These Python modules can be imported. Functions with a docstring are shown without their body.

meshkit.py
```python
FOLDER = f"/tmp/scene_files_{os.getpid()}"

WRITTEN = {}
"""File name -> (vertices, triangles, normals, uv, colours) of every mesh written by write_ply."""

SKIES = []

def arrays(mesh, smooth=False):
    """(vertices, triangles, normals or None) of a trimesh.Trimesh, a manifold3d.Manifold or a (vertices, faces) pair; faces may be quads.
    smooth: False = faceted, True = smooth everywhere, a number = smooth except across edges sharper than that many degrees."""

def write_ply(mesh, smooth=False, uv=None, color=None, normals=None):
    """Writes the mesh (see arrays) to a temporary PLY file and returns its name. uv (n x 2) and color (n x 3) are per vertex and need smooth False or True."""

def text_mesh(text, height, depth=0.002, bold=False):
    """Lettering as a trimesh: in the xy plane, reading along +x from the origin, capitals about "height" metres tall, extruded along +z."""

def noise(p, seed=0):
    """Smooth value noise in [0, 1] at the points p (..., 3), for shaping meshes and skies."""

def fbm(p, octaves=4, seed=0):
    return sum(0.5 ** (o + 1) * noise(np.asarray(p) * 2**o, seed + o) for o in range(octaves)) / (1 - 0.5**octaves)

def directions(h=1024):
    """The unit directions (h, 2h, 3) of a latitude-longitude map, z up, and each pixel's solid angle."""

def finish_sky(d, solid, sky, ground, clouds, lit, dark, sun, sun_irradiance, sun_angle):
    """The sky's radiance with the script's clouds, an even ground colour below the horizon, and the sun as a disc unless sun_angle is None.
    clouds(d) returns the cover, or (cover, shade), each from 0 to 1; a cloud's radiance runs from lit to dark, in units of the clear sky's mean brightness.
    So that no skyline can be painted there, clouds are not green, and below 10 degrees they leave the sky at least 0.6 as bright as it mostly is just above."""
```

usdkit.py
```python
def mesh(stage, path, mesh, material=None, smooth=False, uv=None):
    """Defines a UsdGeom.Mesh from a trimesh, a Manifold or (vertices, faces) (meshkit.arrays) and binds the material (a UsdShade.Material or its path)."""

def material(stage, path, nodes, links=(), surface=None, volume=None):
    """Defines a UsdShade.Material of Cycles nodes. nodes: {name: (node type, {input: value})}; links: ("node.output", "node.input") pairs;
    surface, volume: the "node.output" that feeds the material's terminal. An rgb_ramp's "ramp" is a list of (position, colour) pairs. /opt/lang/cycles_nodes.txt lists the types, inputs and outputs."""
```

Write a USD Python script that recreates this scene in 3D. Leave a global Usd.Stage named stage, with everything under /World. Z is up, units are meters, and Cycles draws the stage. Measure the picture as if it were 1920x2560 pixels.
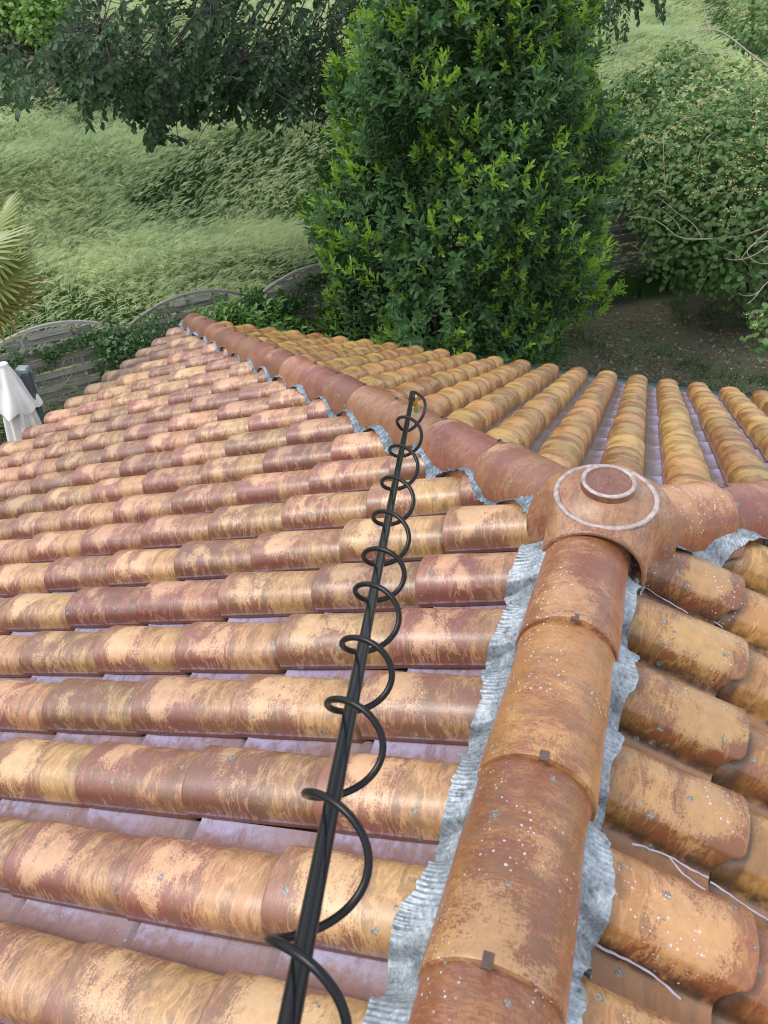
import math
import numpy as np
import trimesh
import manifold3d as m3
import usdkit
import meshkit
from pxr import Usd, UsdGeom, UsdLux, UsdShade, Gf, Sdf, Vt

stage = Usd.Stage.CreateInMemory()
UsdGeom.SetStageUpAxis(stage, UsdGeom.Tokens.z)
UsdGeom.SetStageMetersPerUnit(stage, 1.0)
WORLD = UsdGeom.Xform.Define(stage, '/World').GetPrim()
UsdGeom.Scope.Define(stage, '/World/Looks')
rng = np.random.default_rng(7)

# ------------------------------------------------------------------ camera
CAM = np.array([0.23312632, -1.9719323, 1.46137642])
FPX = 1918.96          # focal length in pixels of the 1920 pixel wide photograph
RIGHT = np.array([0.94268633, 0.33324899, -0.01695837])
DOWN = np.array([0.18350679, -0.56020525, -0.80777184])
FWD = np.array([-0.27868932, 0.75836349, -0.58925128])
cam = UsdGeom.Camera.Define(stage, '/World/camera')
m = np.eye(4)
m[0, :3], m[1, :3], m[2, :3], m[3, :3] = RIGHT, -DOWN, -FWD, CAM
cam.AddTransformOp().Set(Gf.Matrix4d(*m.ravel().tolist()))
cam.CreateHorizontalApertureAttr(36.0)
cam.CreateVerticalApertureAttr(48.0)
cam.CreateFocalLengthAttr(36.0 * FPX / 1920.0)
cam.CreateClippingRangeAttr(Gf.Vec2f(0.05, 2000))
cam.CreateFStopAttr(11.0)
cam.CreateFocusDistanceAttr(3.4)
cam.CreateExposureAttr(1.13)

# ------------------------------------------------------------------ sky and sun (bright overcast)
SUN_DIR = np.array([-0.62, -0.42, 0.92])
SUN_DIR /= np.linalg.norm(SUN_DIR)
sky_mat = usdkit.material(stage, '/World/Looks/sky_look', {
    'tc': ('texture_coordinate', {}),
    'sky': ('sky_texture', {'sky_type': 'single_scattering', 'sun_disc': False,
                            'sun_elevation': float(math.asin(SUN_DIR[2])),
                            'sun_rotation': float(math.atan2(SUN_DIR[0], SUN_DIR[1])),
                            'altitude': 200.0, 'air_density': 1.0, 'aerosol_density': 1.6, 'ozone_density': 1.0}),
    'map': ('mapping', {'scale': (1.3, 1.3, 3.2)}),
    'cl': ('noise_texture', {'scale': 2.2, 'detail': 6.0, 'roughness': 0.58}),
    'clr': ('rgb_ramp', {'ramp': [(0.36, (0, 0, 0)), (0.58, (1, 1, 1))]}),
    'mx': ('mix', {'color2': (8.5, 8.8, 9.4)}),
    'bg': ('background_shader', {'strength': 0.115}),
}, [('tc.generated', 'map.vector'), ('map.vector', 'cl.vector'), ('cl.fac', 'clr.fac'), ('clr.color', 'mx.fac'),
    ('sky.color', 'mx.color1'), ('mx.color', 'bg.color')], surface='bg.background')
dome = UsdLux.DomeLight.Define(stage, '/World/sky')
UsdShade.MaterialBindingAPI.Apply(dome.GetPrim()).Bind(sky_mat)
dome.GetPrim().SetCustomDataByKey('label', 'bright veiled sky with broken white cloud')
dome.GetPrim().SetCustomDataByKey('category', 'sky')
dome.GetPrim().SetCustomDataByKey('kind', 'structure')
sun = UsdLux.DistantLight.Define(stage, '/World/sun')
sun.CreateIntensityAttr(0.40)
sun.CreateAngleAttr(22.0)
sun.CreateNormalizeAttr(True)
sun.CreateColorAttr(Gf.Vec3f(1.0, 0.965, 0.91))
zq = SUN_DIR
xq = np.cross([0, 0, 1.0], zq); xq /= np.linalg.norm(xq)
yq = np.cross(zq, xq)
ms = np.eye(4); ms[0, :3], ms[1, :3], ms[2, :3] = xq, yq, zq
sun.AddTransformOp().Set(Gf.Matrix4d(*ms.ravel().tolist()))

# ------------------------------------------------------------------ helpers
_used = {}


def new_path(parent, name):
    p = str(parent.GetPath()) if parent is not None else '/World'
    k = (p, name)
    n = _used.get(k, 0)
    _used[k] = n + 1
    return f'{p}/{name}' if n == 0 else f'{p}/{name}_{n:03d}'


def tag(prim, label=None, cat=None, group=None, kind=None):
    for k, v in (('label', label), ('category', cat), ('group', group), ('kind', kind)):
        if v:
            prim.SetCustomDataByKey(k, v)
    return prim


def thing(name, label, cat, loc=(0, 0, 0), rotz=0.0, group=None, kind=None):
    x = UsdGeom.Xform.Define(stage, new_path(None, name))
    x.AddTranslateOp().Set(Gf.Vec3d(*map(float, loc)))
    if rotz:
        x.AddRotateZOp().Set(float(rotz))
    return tag(x.GetPrim(), label, cat, group, kind)


def obj(name, mesh, mat, parent=None, smooth=False, xf=None, label=None, kind=None, cat=None, group=None):
    g = usdkit.mesh(stage, new_path(parent, name), mesh, mat, smooth)
    if xf is not None:
        g.AddTransformOp().Set(Gf.Matrix4d(*np.asarray(xf, float).T.ravel().tolist()))
    return tag(g.GetPrim(), label, cat, group, kind)


def frame(o, x, y, z):
    t = np.eye(4)
    t[:3, 0], t[:3, 1], t[:3, 2], t[:3, 3] = x, y, z, o
    return t


def unit(v):
    v = np.asarray(v, float)
    return v / np.linalg.norm(v, axis=-1, keepdims=True)


def at(px, py, depth):
    """the world point seen at a pixel of the photograph at this distance along the view axis"""
    return CAM + depth * (FWD + (px - 960.0) / FPX * RIGHT + (py - 1280.0) / FPX * DOWN)


def at_z(px, py, z):
    d = at(px, py, 1.0) - CAM
    return CAM + d * (z - CAM[2]) / d[2]


def cat_meshes(parts):
    vs, fs, n = [], [], 0
    for v, f in parts:
        vs.append(np.asarray(v, float)); fs.append(np.asarray(f, int) + n); n += len(v)
    return np.vstack(vs), np.vstack(fs)


def tube(pts, rad, sides=8, caps=True):
    pts = np.asarray(pts, float)
    n = len(pts)
    rad = np.broadcast_to(np.asarray(rad, float), n)
    tan = unit(np.gradient(pts, axis=0))
    ref = np.array([0, 0, 1.0]) if abs(tan[0][2]) < 0.9 else np.array([1.0, 0, 0])
    u = unit(np.cross(tan[0], ref))
    rings = []
    a = np.linspace(0, 2 * np.pi, sides, endpoint=False)
    for i in range(n):
        u = unit(u - tan[i] * np.dot(u, tan[i]))
        w = np.cross(tan[i], u)
        rings.append(pts[i] + rad[i] * (np.cos(a)[:, None] * u + np.sin(a)[:, None] * w))
    v = np.vstack(rings)
    f = []
    for i in range(n - 1):
        for k in range(sides):
            a0, a1 = i * sides + k, i * sides + (k + 1) % sides
            b0, b1 = a0 + sides, a1 + sides
            f += [(a0, a1, b1), (a0, b1, b0)]
    if caps:
        v = np.vstack([v, pts[0], pts[-1]])
        c0, c1 = n * sides, n * sides + 1
        for k in range(sides):
            f += [(c0, (k + 1) % sides, k), (c1, (n - 1) * sides + k, (n - 1) * sides + (k + 1) % sides)]
    return v, np.array(f)


def spline(pts, n):
    from scipy.interpolate import CubicSpline
    pts = np.asarray(pts, float)
    t = np.r_[0, np.cumsum(np.linalg.norm(np.diff(pts, axis=0), axis=1))]
    return CubicSpline(t, pts)(np.linspace(0, t[-1], n))


def shell(outer, inner):
    """closed solid between two (nx, ny, 3) grids"""
    nx, ny = outer.shape[:2]
    v = np.vstack([outer.reshape(-1, 3), inner.reshape(-1, 3)])
    N = nx * ny
    f = []
    idx = lambda i, j, s: s * N + i * ny + j
    for i in range(nx - 1):
        for j in range(ny - 1):
            a, b, c, d = idx(i, j, 0), idx(i + 1, j, 0), idx(i + 1, j + 1, 0), idx(i, j + 1, 0)
            f += [(a, b, c), (a, c, d)]
            a, b, c, d = a + N, b + N, c + N, d + N
            f += [(a, c, b), (a, d, c)]
    for i in range(nx - 1):
        for j, fl in ((0, False), (ny - 1, True)):
            a, b = idx(i, j, 0), idx(i + 1, j, 0)
            q = [(a, a + N, b + N), (a, b + N, b)]
            f += [t[::-1] for t in q] if fl else q
    for j in range(ny - 1):
        for i, fl in ((0, True), (nx - 1, False)):
            a, b = idx(i, j, 0), idx(i, j + 1, 0)
            q = [(a, a + N, b + N), (a, b + N, b)]
            f += [t[::-1] for t in q] if fl else q
    return v, np.array(f)


def to_man(v, f):
    return m3.Manifold(m3.Mesh(np.asarray(v, np.float32), np.asarray(f, np.uint32)))


def from_man(mm):
    q = mm.to_mesh()
    return np.array(q.vert_properties[:, :3], float), np.array(q.tri_verts, int)


def box(lo, hi):
    b = trimesh.creation.box(bounds=[lo, hi])
    return np.array(b.vertices), np.array(b.faces)


def move(vf, xf):
    return vf[0] @ xf[:3, :3].T + xf[:3, 3], vf[1]


# ------------------------------------------------------------------ materials
def M(name, nodes, links, surface='p.BSDF', volume=None):
    return usdkit.material(stage, f'/World/Looks/{name}', nodes, links, surface, volume)


def plain(name, col, rough=0.5, metallic=0.0, var=0.25, scale=8.0, bump=0.0, bscale=60.0, coat=0.0, spec=0.5):
    c = np.array(col)
    nodes = {'g': ('geometry', {}),
             'n': ('noise_texture', {'scale': scale, 'detail': 5.0, 'roughness': 0.6}),
             'r': ('rgb_ramp', {'ramp': [(0.3, tuple(c * (1 - var))), (0.7, tuple(np.minimum(c * (1 + var), 0.95)))]}),
             'p': ('principled_bsdf', {'roughness': rough, 'metallic': metallic, 'coat_weight': coat, 'specular_ior_level': spec})}
    links = [('g.position', 'n.vector'), ('n.fac', 'r.fac'), ('r.color', 'p.base_color')]
    if bump:
        nodes['b'] = ('noise_texture', {'scale': bscale, 'detail': 4.0})
        nodes['bb'] = ('bump', {'strength': 0.6, 'distance': bump})
        links += [('g.position', 'b.vector'), ('b.fac', 'bb.height'), ('bb.normal', 'p.normal')]
    return M(name, nodes, links)


def tile_material(name, red, ochre, peach, olive, channel, film, peach_bias=0.0, ochre_bias=0.0, gap_dirt=0.5, rough=0.37, splash=0.0, crescent=0.35, sat=1.0,
                  top=0.098, length=0.435, ridge=False):
    """weathered clay: object space, x runs down the tile, y across it, z up"""
    N, L = {}, []

    def node(k, kind, **inp):
        N[k] = (kind, inp)
        return k

    def link(a, b):
        L.append((a, b))

    def math(k, op, a, b=None, clamp=False):
        N[k] = ('math', {'math_type': op, 'use_clamp': clamp})
        for s, x in (('value1', a), ('value2', b)):
            if isinstance(x, str):
                L.append((x, f'{k}.{s}'))
            elif x is not None:
                N[k][1][s] = float(x)
        return f'{k}.value'

    def ss(k, v, lo, hi):
        N[k] = ('map_range', {'range_type': 'smoothstep', 'from_min': lo, 'from_max': hi, 'to_min': 0.0, 'to_max': 1.0, 'clamp': True})
        L.append((v, f'{k}.value'))
        return f'{k}.result'

    def mix(k, fac, a, b):
        N[k] = ('mix', {})
        for s, x in (('color1', a), ('color2', b)):
            if isinstance(x, str):
                L.append((x, f'{k}.{s}'))
            else:
                N[k][1][s] = tuple(x)
        if isinstance(fac, str):
            L.append((fac, f'{k}.fac'))
        else:
            N[k][1]['fac'] = fac
        return f'{k}.color'

    def noise(k, scale3, scale=1.0, detail=3.0, rough_=0.55, dist=0.0):
        N[k + 'm'] = ('mapping', {'scale': scale3})
        L.append(('off.vector', k + 'm.vector'))
        N[k] = ('noise_texture', {'scale': scale, 'detail': detail, 'roughness': rough_, 'distortion': dist})
        L.append((k + 'm.vector', k + '.vector'))
        return k + '.fac'

    node('tc', 'texture_coordinate')
    node('oi', 'object_info')
    node('g', 'geometry')
    node('sx', 'separate_xyz'); link('tc.object', 'sx.vector')
    node('rv', 'combine_xyz'); 
    r1 = math('r1', 'multiply', 'oi.random', 37.0); link(r1, 'rv.x')
    r2 = math('r2', 'multiply', 'oi.random', 91.0); link(r2, 'rv.y')
    r3 = math('r3', 'multiply', 'oi.random', 17.0); link(r3, 'rv.z')
    node('off', 'vector_math', math_type='add'); link('tc.object', 'off.vector1'); link('rv.vector', 'off.vector2')
    rb = math('rb', 'fraction', math('rb0', 'multiply', 'oi.random', 57.3))
    big = noise('big', (1, 1, 1), 5.0 if ridge else 8.0, 3.0, 0.55, 0.6)
    flame = noise('flame', (38, 12, 12), 1.0, 4.0, 0.65)
    wav = noise('wav', (30, 8, 8), 1.0, 3.0, 0.6, 0.5)
    grain = noise('grain', (260, 55, 55), 1.0, 3.0, 0.65)
    speck = noise('speck', (1, 1, 1), 210.0, 4.0, 0.75)
    med = noise('med', (1, 1, 1), 38.0, 4.0, 0.62)
    if ridge:
        hgt = math('hgt', 'divide', 'sx.z', top)
        down = math('down', 'multiply', math('d0', 'subtract', 'sx.x', 0.12), 1.2)
    else:
        hgt = math('hgt', 'divide', 'sx.z', top)
        down = math('down', 'multiply', math('d0', 'subtract', 'sx.x', length * 0.60), 3.6)
        down = math('down2', 'minimum', down, 0.30)
        down = math('down3', 'subtract', down, math('down4', 'multiply', ss('down5', math('down6', 'add', 'sx.x', math('down7', 'multiply', math('down8', 'subtract', flame, 0.5), 0.06)), length - 0.085, length - 0.012), 0.62))
    # streaky ground between red clay and ochre wash
    t = math('t1', 'add', math('t0', 'multiply', math('ta', 'subtract', grain, 0.5), 1.5), math('tb', 'multiply', math('tc2', 'subtract', big, 0.5), 1.5))
    t = math('t2', 'add', t, math('td', 'multiply', math('te', 'subtract', flame, 0.5), 1.1))
    t = math('t2e', 'add', t, math('t2f', 'multiply', math('t2g', 'subtract', speck, 0.5), 1.25))
    t = math('t2b', 'add', t, math('t2c', 'multiply', math('t2d', 'subtract', rb, 0.5), 0.5))
    if not ridge:
        dn = ss('dn', math('dn0', 'add', 'sx.x', math('dn1', 'multiply', math('dn2', 'subtract', big, 0.5), 0.12)), length * 0.47, length * 0.60)
        t = math('t3', 'subtract', t, math('tf', 'multiply', dn, math('tg', 'subtract', 1.02, math('th', 'multiply', hgt, 0.72))))
        t = math('t3b', 'add', t, 0.16)
    oc = ss('oc', math('t4', 'add', t, ochre_bias), -0.22, 0.32)
    col = mix('c1', oc, red, ochre)
    # olive dark wash
    ol = ss('ol', math('ol0', 'add', math('ola', 'multiply', med, 0.5), math('olb', 'multiply', wav, 0.7)), 0.57, 0.76)
    col = mix('c2', math('ol2', 'multiply', ol, 0.72), col, olive)
    # pale veins running round the barrel
    vv = math('v2', 'absolute', math('v1', 'subtract', wav, 0.5))
    vein = math('v4', 'subtract', 1.0, ss('v3', vv, 0.008, 0.045))
    vm = ss('v5', math('v6', 'add', big, math('v7', 'multiply', med, 0.5)), 0.58, 0.82)
    col = mix('c3', math('v8', 'multiply', math('v9', 'multiply', vein, vm), 0.12 if ridge else 0.62), col, np.minimum(np.array(ochre) * np.array([1.5, 1.6, 1.8]), 0.8))
    if not ridge:
        bd = math('bd', 'multiply', ss('bd1', math('bd2', 'add', 'sx.x', math('bd3', 'multiply', math('bd4', 'subtract', speck, 0.5), 0.05)), length - 0.062, length - 0.014), math('bd5', 'subtract', 1.0, math('bd6', 'multiply', hgt, 0.30)))
        col = mix('c3b', math('bd7', 'multiply', bd, 0.70), col, red)
    # peach patch towards the crown of the lower half, with flamed lower edge
    pk = math('p1', 'add', math('p2', 'multiply', hgt, 0.75), down)
    pk = math('p3', 'add', pk, math('p4', 'multiply', math('p5', 'subtract', flame, 0.5), 0.85))
    pk = math('p6', 'add', pk, math('p7', 'multiply', math('p8', 'subtract', big, 0.5), 2.0))
    pk = math('p9', 'add', pk, math('pa', 'multiply', math('pb', 'subtract', speck, 0.5), 1.35))
    pk = math('pbb', 'add', pk, math('pbc', 'multiply', math('pbd', 'subtract', grain, 0.5), 0.5))
    pk = ss('pc', math('pd', 'add', pk, peach_bias), 0.48, 0.84)
    pcol = mix('pcol', ss('pt', med, 0.3, 0.75), np.array(peach) * 0.88, np.minimum(np.array(peach) * 1.12, 0.9))
    col = mix('c4', math('pe', 'multiply', pk, 0.93), col, pcol)
    # per tile tone
    N['hs'] = ('hsv', {'fac': 1.0, 'saturation': sat})
    link(math('hv', 'add', 0.80, math('hv0', 'multiply', rb, 0.40)), 'hs.value')
    link(math('hh', 'add', 0.488, math('hh0', 'multiply', math('hh1', 'fraction', math('hh2', 'multiply', 'oi.random', 211.7)), 0.024)), 'hs.hue')
    link(col, 'hs.color')
    col = 'hs.color'
    film_f = 0.0
    if not ridge:
        # channel: milky lilac film over clay; dirt along the barrel's foot
        ch = ss('ch', 'sx.y', 0.174, 0.188)
        fl = ss('fl', math('fl0', 'add', math('flc', 'multiply', math('fld', 'subtract', 'sx.y', 0.215), 13.0), math('fl1', 'add', math('fla', 'multiply', math('flm', 'add', math('fln', 'multiply', med, 1.8), -0.45), 0.7), math('flb', 'multiply', big, 0.9))), 0.62, 1.30)
        fl = math('flx', 'multiply', fl, math('flx1', 'add', 0.25, math('flx2', 'multiply', ss('flx3', 'sx.x', 0.09, 0.38), 0.75)))
        chc = mix('chc', fl, channel, film)
        chc = mix('chc3', math('chd', 'multiply', ss('chd1', flame, 0.50, 0.66), 0.55), chc, np.array(channel) * 0.6)
        chc = mix('chc2', math('spk', 'multiply', ss('spk0', speck, 0.52, 0.66), 0.4), chc, np.array(channel) * 0.85)
        col = mix('c5', math('ch2', 'multiply', ch, 0.95), col, chc)
        gd = math('gd', 'multiply', math('gd1', 'subtract', 1.0, ss('gd2', math('gd3', 'absolute', math('gd4', 'subtract', 'sx.y', 0.179)), 0.002, 0.010)), gap_dirt)
        gd = math('gd5', 'multiply', gd, ss('gd6', med, 0.3, 0.6))
        col = mix('c6', gd, col, (0.028, 0.018, 0.012))
        # lilac residue on the free lower border
        lip = math('lip', 'multiply', math('lip1', 'subtract', 1.0, ss('lip2', 'sx.z', 0.0115, 0.0135)), math('ed3', 'subtract', 1.0, ss('lip3', 'sx.y', 0.02, 0.03)))
        col = mix('c7a', math('lip4', 'multiply', lip, 0.85), col, np.array(red) * 0.62)
        ed = math('ed', 'multiply', math('ed1', 'subtract', 1.0, ss('ed2', math('edz', 'absolute', math('edz1', 'subtract', 'sx.z', 0.0148)), 0.0008, 0.0030)), 'ed3.value')
        ed = math('ed4', 'multiply', ed, math('ed5', 'multiply', ss('ed6', med, 0.30, 0.6), 0.6))
        col = mix('c7', ed, col, film)
        # painted contact shadow with some grime, right under the end of the tile above
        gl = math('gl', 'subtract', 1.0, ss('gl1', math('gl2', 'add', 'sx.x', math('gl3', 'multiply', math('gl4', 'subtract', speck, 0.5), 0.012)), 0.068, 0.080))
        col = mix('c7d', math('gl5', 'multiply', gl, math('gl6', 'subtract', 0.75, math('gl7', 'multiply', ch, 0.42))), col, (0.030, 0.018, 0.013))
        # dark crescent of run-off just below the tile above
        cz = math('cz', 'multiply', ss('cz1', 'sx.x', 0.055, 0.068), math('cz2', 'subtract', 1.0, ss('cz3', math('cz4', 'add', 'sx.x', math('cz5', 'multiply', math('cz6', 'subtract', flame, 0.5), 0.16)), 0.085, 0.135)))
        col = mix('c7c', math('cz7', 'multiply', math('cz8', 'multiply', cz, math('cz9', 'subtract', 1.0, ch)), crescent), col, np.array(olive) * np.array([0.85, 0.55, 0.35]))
    # lichen discs
    N['vo'] = ('voronoi_texture', {'scale': 30.0, 'feature': 'f1', 'randomness': 1.0})
    link('off.vector', 'vo.vector')
    N['vs'] = ('separate_color', {}); link('vo.color', 'vs.color')
    rad = math('vr', 'multiply', math('vr0', 'subtract', 'vs.r', 0.80), 1.5)
    ds = math('vd', 'add', 'vo.distance', math('vd0', 'multiply', math('vd1', 'subtract', speck, 0.5), 0.22))
    li = math('li', 'less_than', ds, rad)
    lc = mix('lc', ss('lcs', speck, 0.4, 0.62), (0.045, 0.045, 0.042), (0.22, 0.23, 0.20))
    col = mix('c8', math('li2', 'multiply', li, 0.8), col, lc)
    # pin holes and dark specks
    pin = math('pin', 'multiply', ss('pin0', speck, 0.66, 0.72), 0.45)
    col = mix('c9', pin, col, (0.05, 0.03, 0.02))
    if splash:
        N['w1'] = ('voronoi_texture', {'scale': 135.0, 'feature': 'f1', 'randomness': 1.0})
        link('g.position', 'w1.vector')
        N['w2'] = ('separate_color', {}); link('w1.color', 'w2.color')
        N['w3'] = ('noise_texture', {'scale': 4.5, 'detail': 2.0}); link('g.position', 'w3.vector')
        wr = math('w4', 'multiply', math('w5', 'subtract', 'w2.g', 0.62), 0.95)
        wz = math('w6', 'less_than', math('w6a', 'add', 'w1.distance', math('w6b', 'multiply', math('w6c', 'subtract', speck, 0.5), 0.9)), wr)
        wz = math('w7', 'multiply', wz, ss('w8', 'w3.fac', 0.54, 0.60))
        col = mix('c10', math('w9', 'multiply', wz, splash), col, (0.44, 0.42, 0.45))
    bh = math('bh', 'add', math('bh0', 'multiply', speck, 0.5), math('bh1', 'multiply', grain, 0.5))
    bh = math('bh2', 'add', bh, math('bh3', 'multiply', med, 0.8))
    N['bp'] = ('bump', {'strength': 0.55, 'distance': 0.0022}); link(bh, 'bp.height')
    rr = math('rr', 'add', rough - 0.10, math('rr0', 'multiply', med, 0.30))
    if not ridge:
        rr = math('rr1', 'add', rr, math('rr2', 'multiply', ch, 0.05))
    N['p'] = ('principled_bsdf', {'specular_ior_level': 0.55, 'coat_weight': 0.14, 'coat_roughness': 0.25})
    link(col, 'p.base_color'); link(rr, 'p.roughness'); link('bp.normal', 'p.normal')
    return M(name, N, L)


RED = (0.205, 0.062, 0.036)
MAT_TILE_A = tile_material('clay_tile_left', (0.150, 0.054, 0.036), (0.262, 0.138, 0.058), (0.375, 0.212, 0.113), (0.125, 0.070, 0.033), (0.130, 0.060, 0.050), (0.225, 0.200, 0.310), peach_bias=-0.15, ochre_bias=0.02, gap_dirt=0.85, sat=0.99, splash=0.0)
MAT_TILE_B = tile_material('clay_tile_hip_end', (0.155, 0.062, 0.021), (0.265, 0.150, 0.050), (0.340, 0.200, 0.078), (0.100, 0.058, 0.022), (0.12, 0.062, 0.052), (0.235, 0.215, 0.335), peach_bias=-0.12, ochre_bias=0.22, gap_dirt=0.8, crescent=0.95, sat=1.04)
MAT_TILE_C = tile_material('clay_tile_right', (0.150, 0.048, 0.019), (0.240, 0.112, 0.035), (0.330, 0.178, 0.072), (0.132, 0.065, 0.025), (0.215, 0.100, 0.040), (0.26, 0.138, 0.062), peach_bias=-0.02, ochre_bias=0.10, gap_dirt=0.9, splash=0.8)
MAT_RIDGE = tile_material('clay_ridge_tile', (0.132, 0.037, 0.019), (0.215, 0.085, 0.032), (0.305, 0.157, 0.074), (0.135, 0.060, 0.027), (0.3, 0.1, 0.06), (0.5, 0.4, 0.5), peach_bias=-0.42, ochre_bias=-0.03, splash=0.85, top=0.12, ridge=True)
MAT_HIP = tile_material('clay_hip_tile', (0.122, 0.036, 0.024), (0.205, 0.092, 0.045), (0.28, 0.146, 0.080), (0.125, 0.056, 0.032), (0.3, 0.1, 0.06), (0.5, 0.4, 0.5), peach_bias=-0.55, ochre_bias=-0.10, splash=0.0, top=0.12, ridge=True, rough=0.33)
MAT_CAP = tile_material('clay_cap', (0.130, 0.046, 0.027), (0.225, 0.118, 0.052), (0.29, 0.163, 0.090), (0.125, 0.068, 0.034), (0.3, 0.1, 0.06), (0.5, 0.4, 0.5), peach_bias=-0.65, ochre_bias=0.02, splash=0.0, top=0.30, ridge=True, rough=0.34)
MAT_RIM = plain('residue_white', (0.27, 0.215, 0.20), 0.5, var=0.42, scale=45.0, bump=0.002, bscale=120.0)
MAT_CLIP = plain('clip_brown', (0.075, 0.042, 0.032), 0.42, var=0.3, scale=60.0)
MAT_GUTTER = plain('gutter_zinc', (0.065, 0.090, 0.100), 0.45, metallic=0.2, var=0.2, scale=6.0)
MAT_BLACK = plain('black_carbon', (0.004, 0.004, 0.0045), 0.20, var=0.1, scale=20.0, spec=0.22)
MAT_HOSE = plain('black_hose', (0.005, 0.005, 0.0055), 0.30, var=0.1, scale=20.0, spec=0.2)
MAT_BRASS = plain('brass', (0.62, 0.44, 0.15), 0.28, metallic=1.0, var=0.15, scale=30.0)
MAT_GREEN = plain('green_plastic', (0.02, 0.24, 0.06), 0.35, var=0.1, scale=30.0)
MAT_DECK = plain('roof_underlay', (0.06, 0.045, 0.038), 0.9)
MAT_RENDER = plain('wall_render', (0.50, 0.43, 0.34), 0.9, var=0.1, scale=3.0, bump=0.003)
MAT_POST = plain('anthracite_metal', (0.040, 0.050, 0.058), 0.45, var=0.12, scale=4.0)
MAT_BARK = plain('bark', (0.085, 0.065, 0.050), 0.9, var=0.4, scale=14.0, bump=0.01, bscale=50.0)
MAT_TWIG = plain('grey_twig', (0.27, 0.235, 0.185), 0.85, var=0.3, scale=20.0)
MAT_FLASH = M('lead_flashing', {
    'g': ('geometry', {}), 'n': ('noise_texture', {'scale': 26.0, 'detail': 5.0, 'roughness': 0.65}),
    'n2': ('noise_texture', {'scale': 110.0, 'detail': 4.0, 'roughness': 0.7}),
    'm': ('math', {'math_type': 'multiply'}),
    'r': ('rgb_ramp', {'ramp': [(0.13, (0.06, 0.065, 0.07)), (0.19, (0.15, 0.17, 0.19)), (0.28, (0.235, 0.262, 0.287)), (0.42, (0.40, 0.43, 0.455))]}),
    'rr': ('map_range', {'from_min': 0.3, 'from_max': 0.7, 'to_min': 0.35, 'to_max': 0.65}),
    'b': ('bump', {'strength': 0.3, 'distance': 0.001}),
    'p': ('principled_bsdf', {'metallic': 0.35})},
    [('g.position', 'n.vector'), ('g.position', 'n2.vector'), ('n.fac', 'm.value1'), ('n2.fac', 'm.value2'), ('m.value', 'r.fac'),
     ('r.color', 'p.base_color'), ('n.fac', 'rr.value'), ('rr.result', 'p.roughness'), ('n2.fac', 'b.height'), ('b.normal', 'p.normal')])

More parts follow.
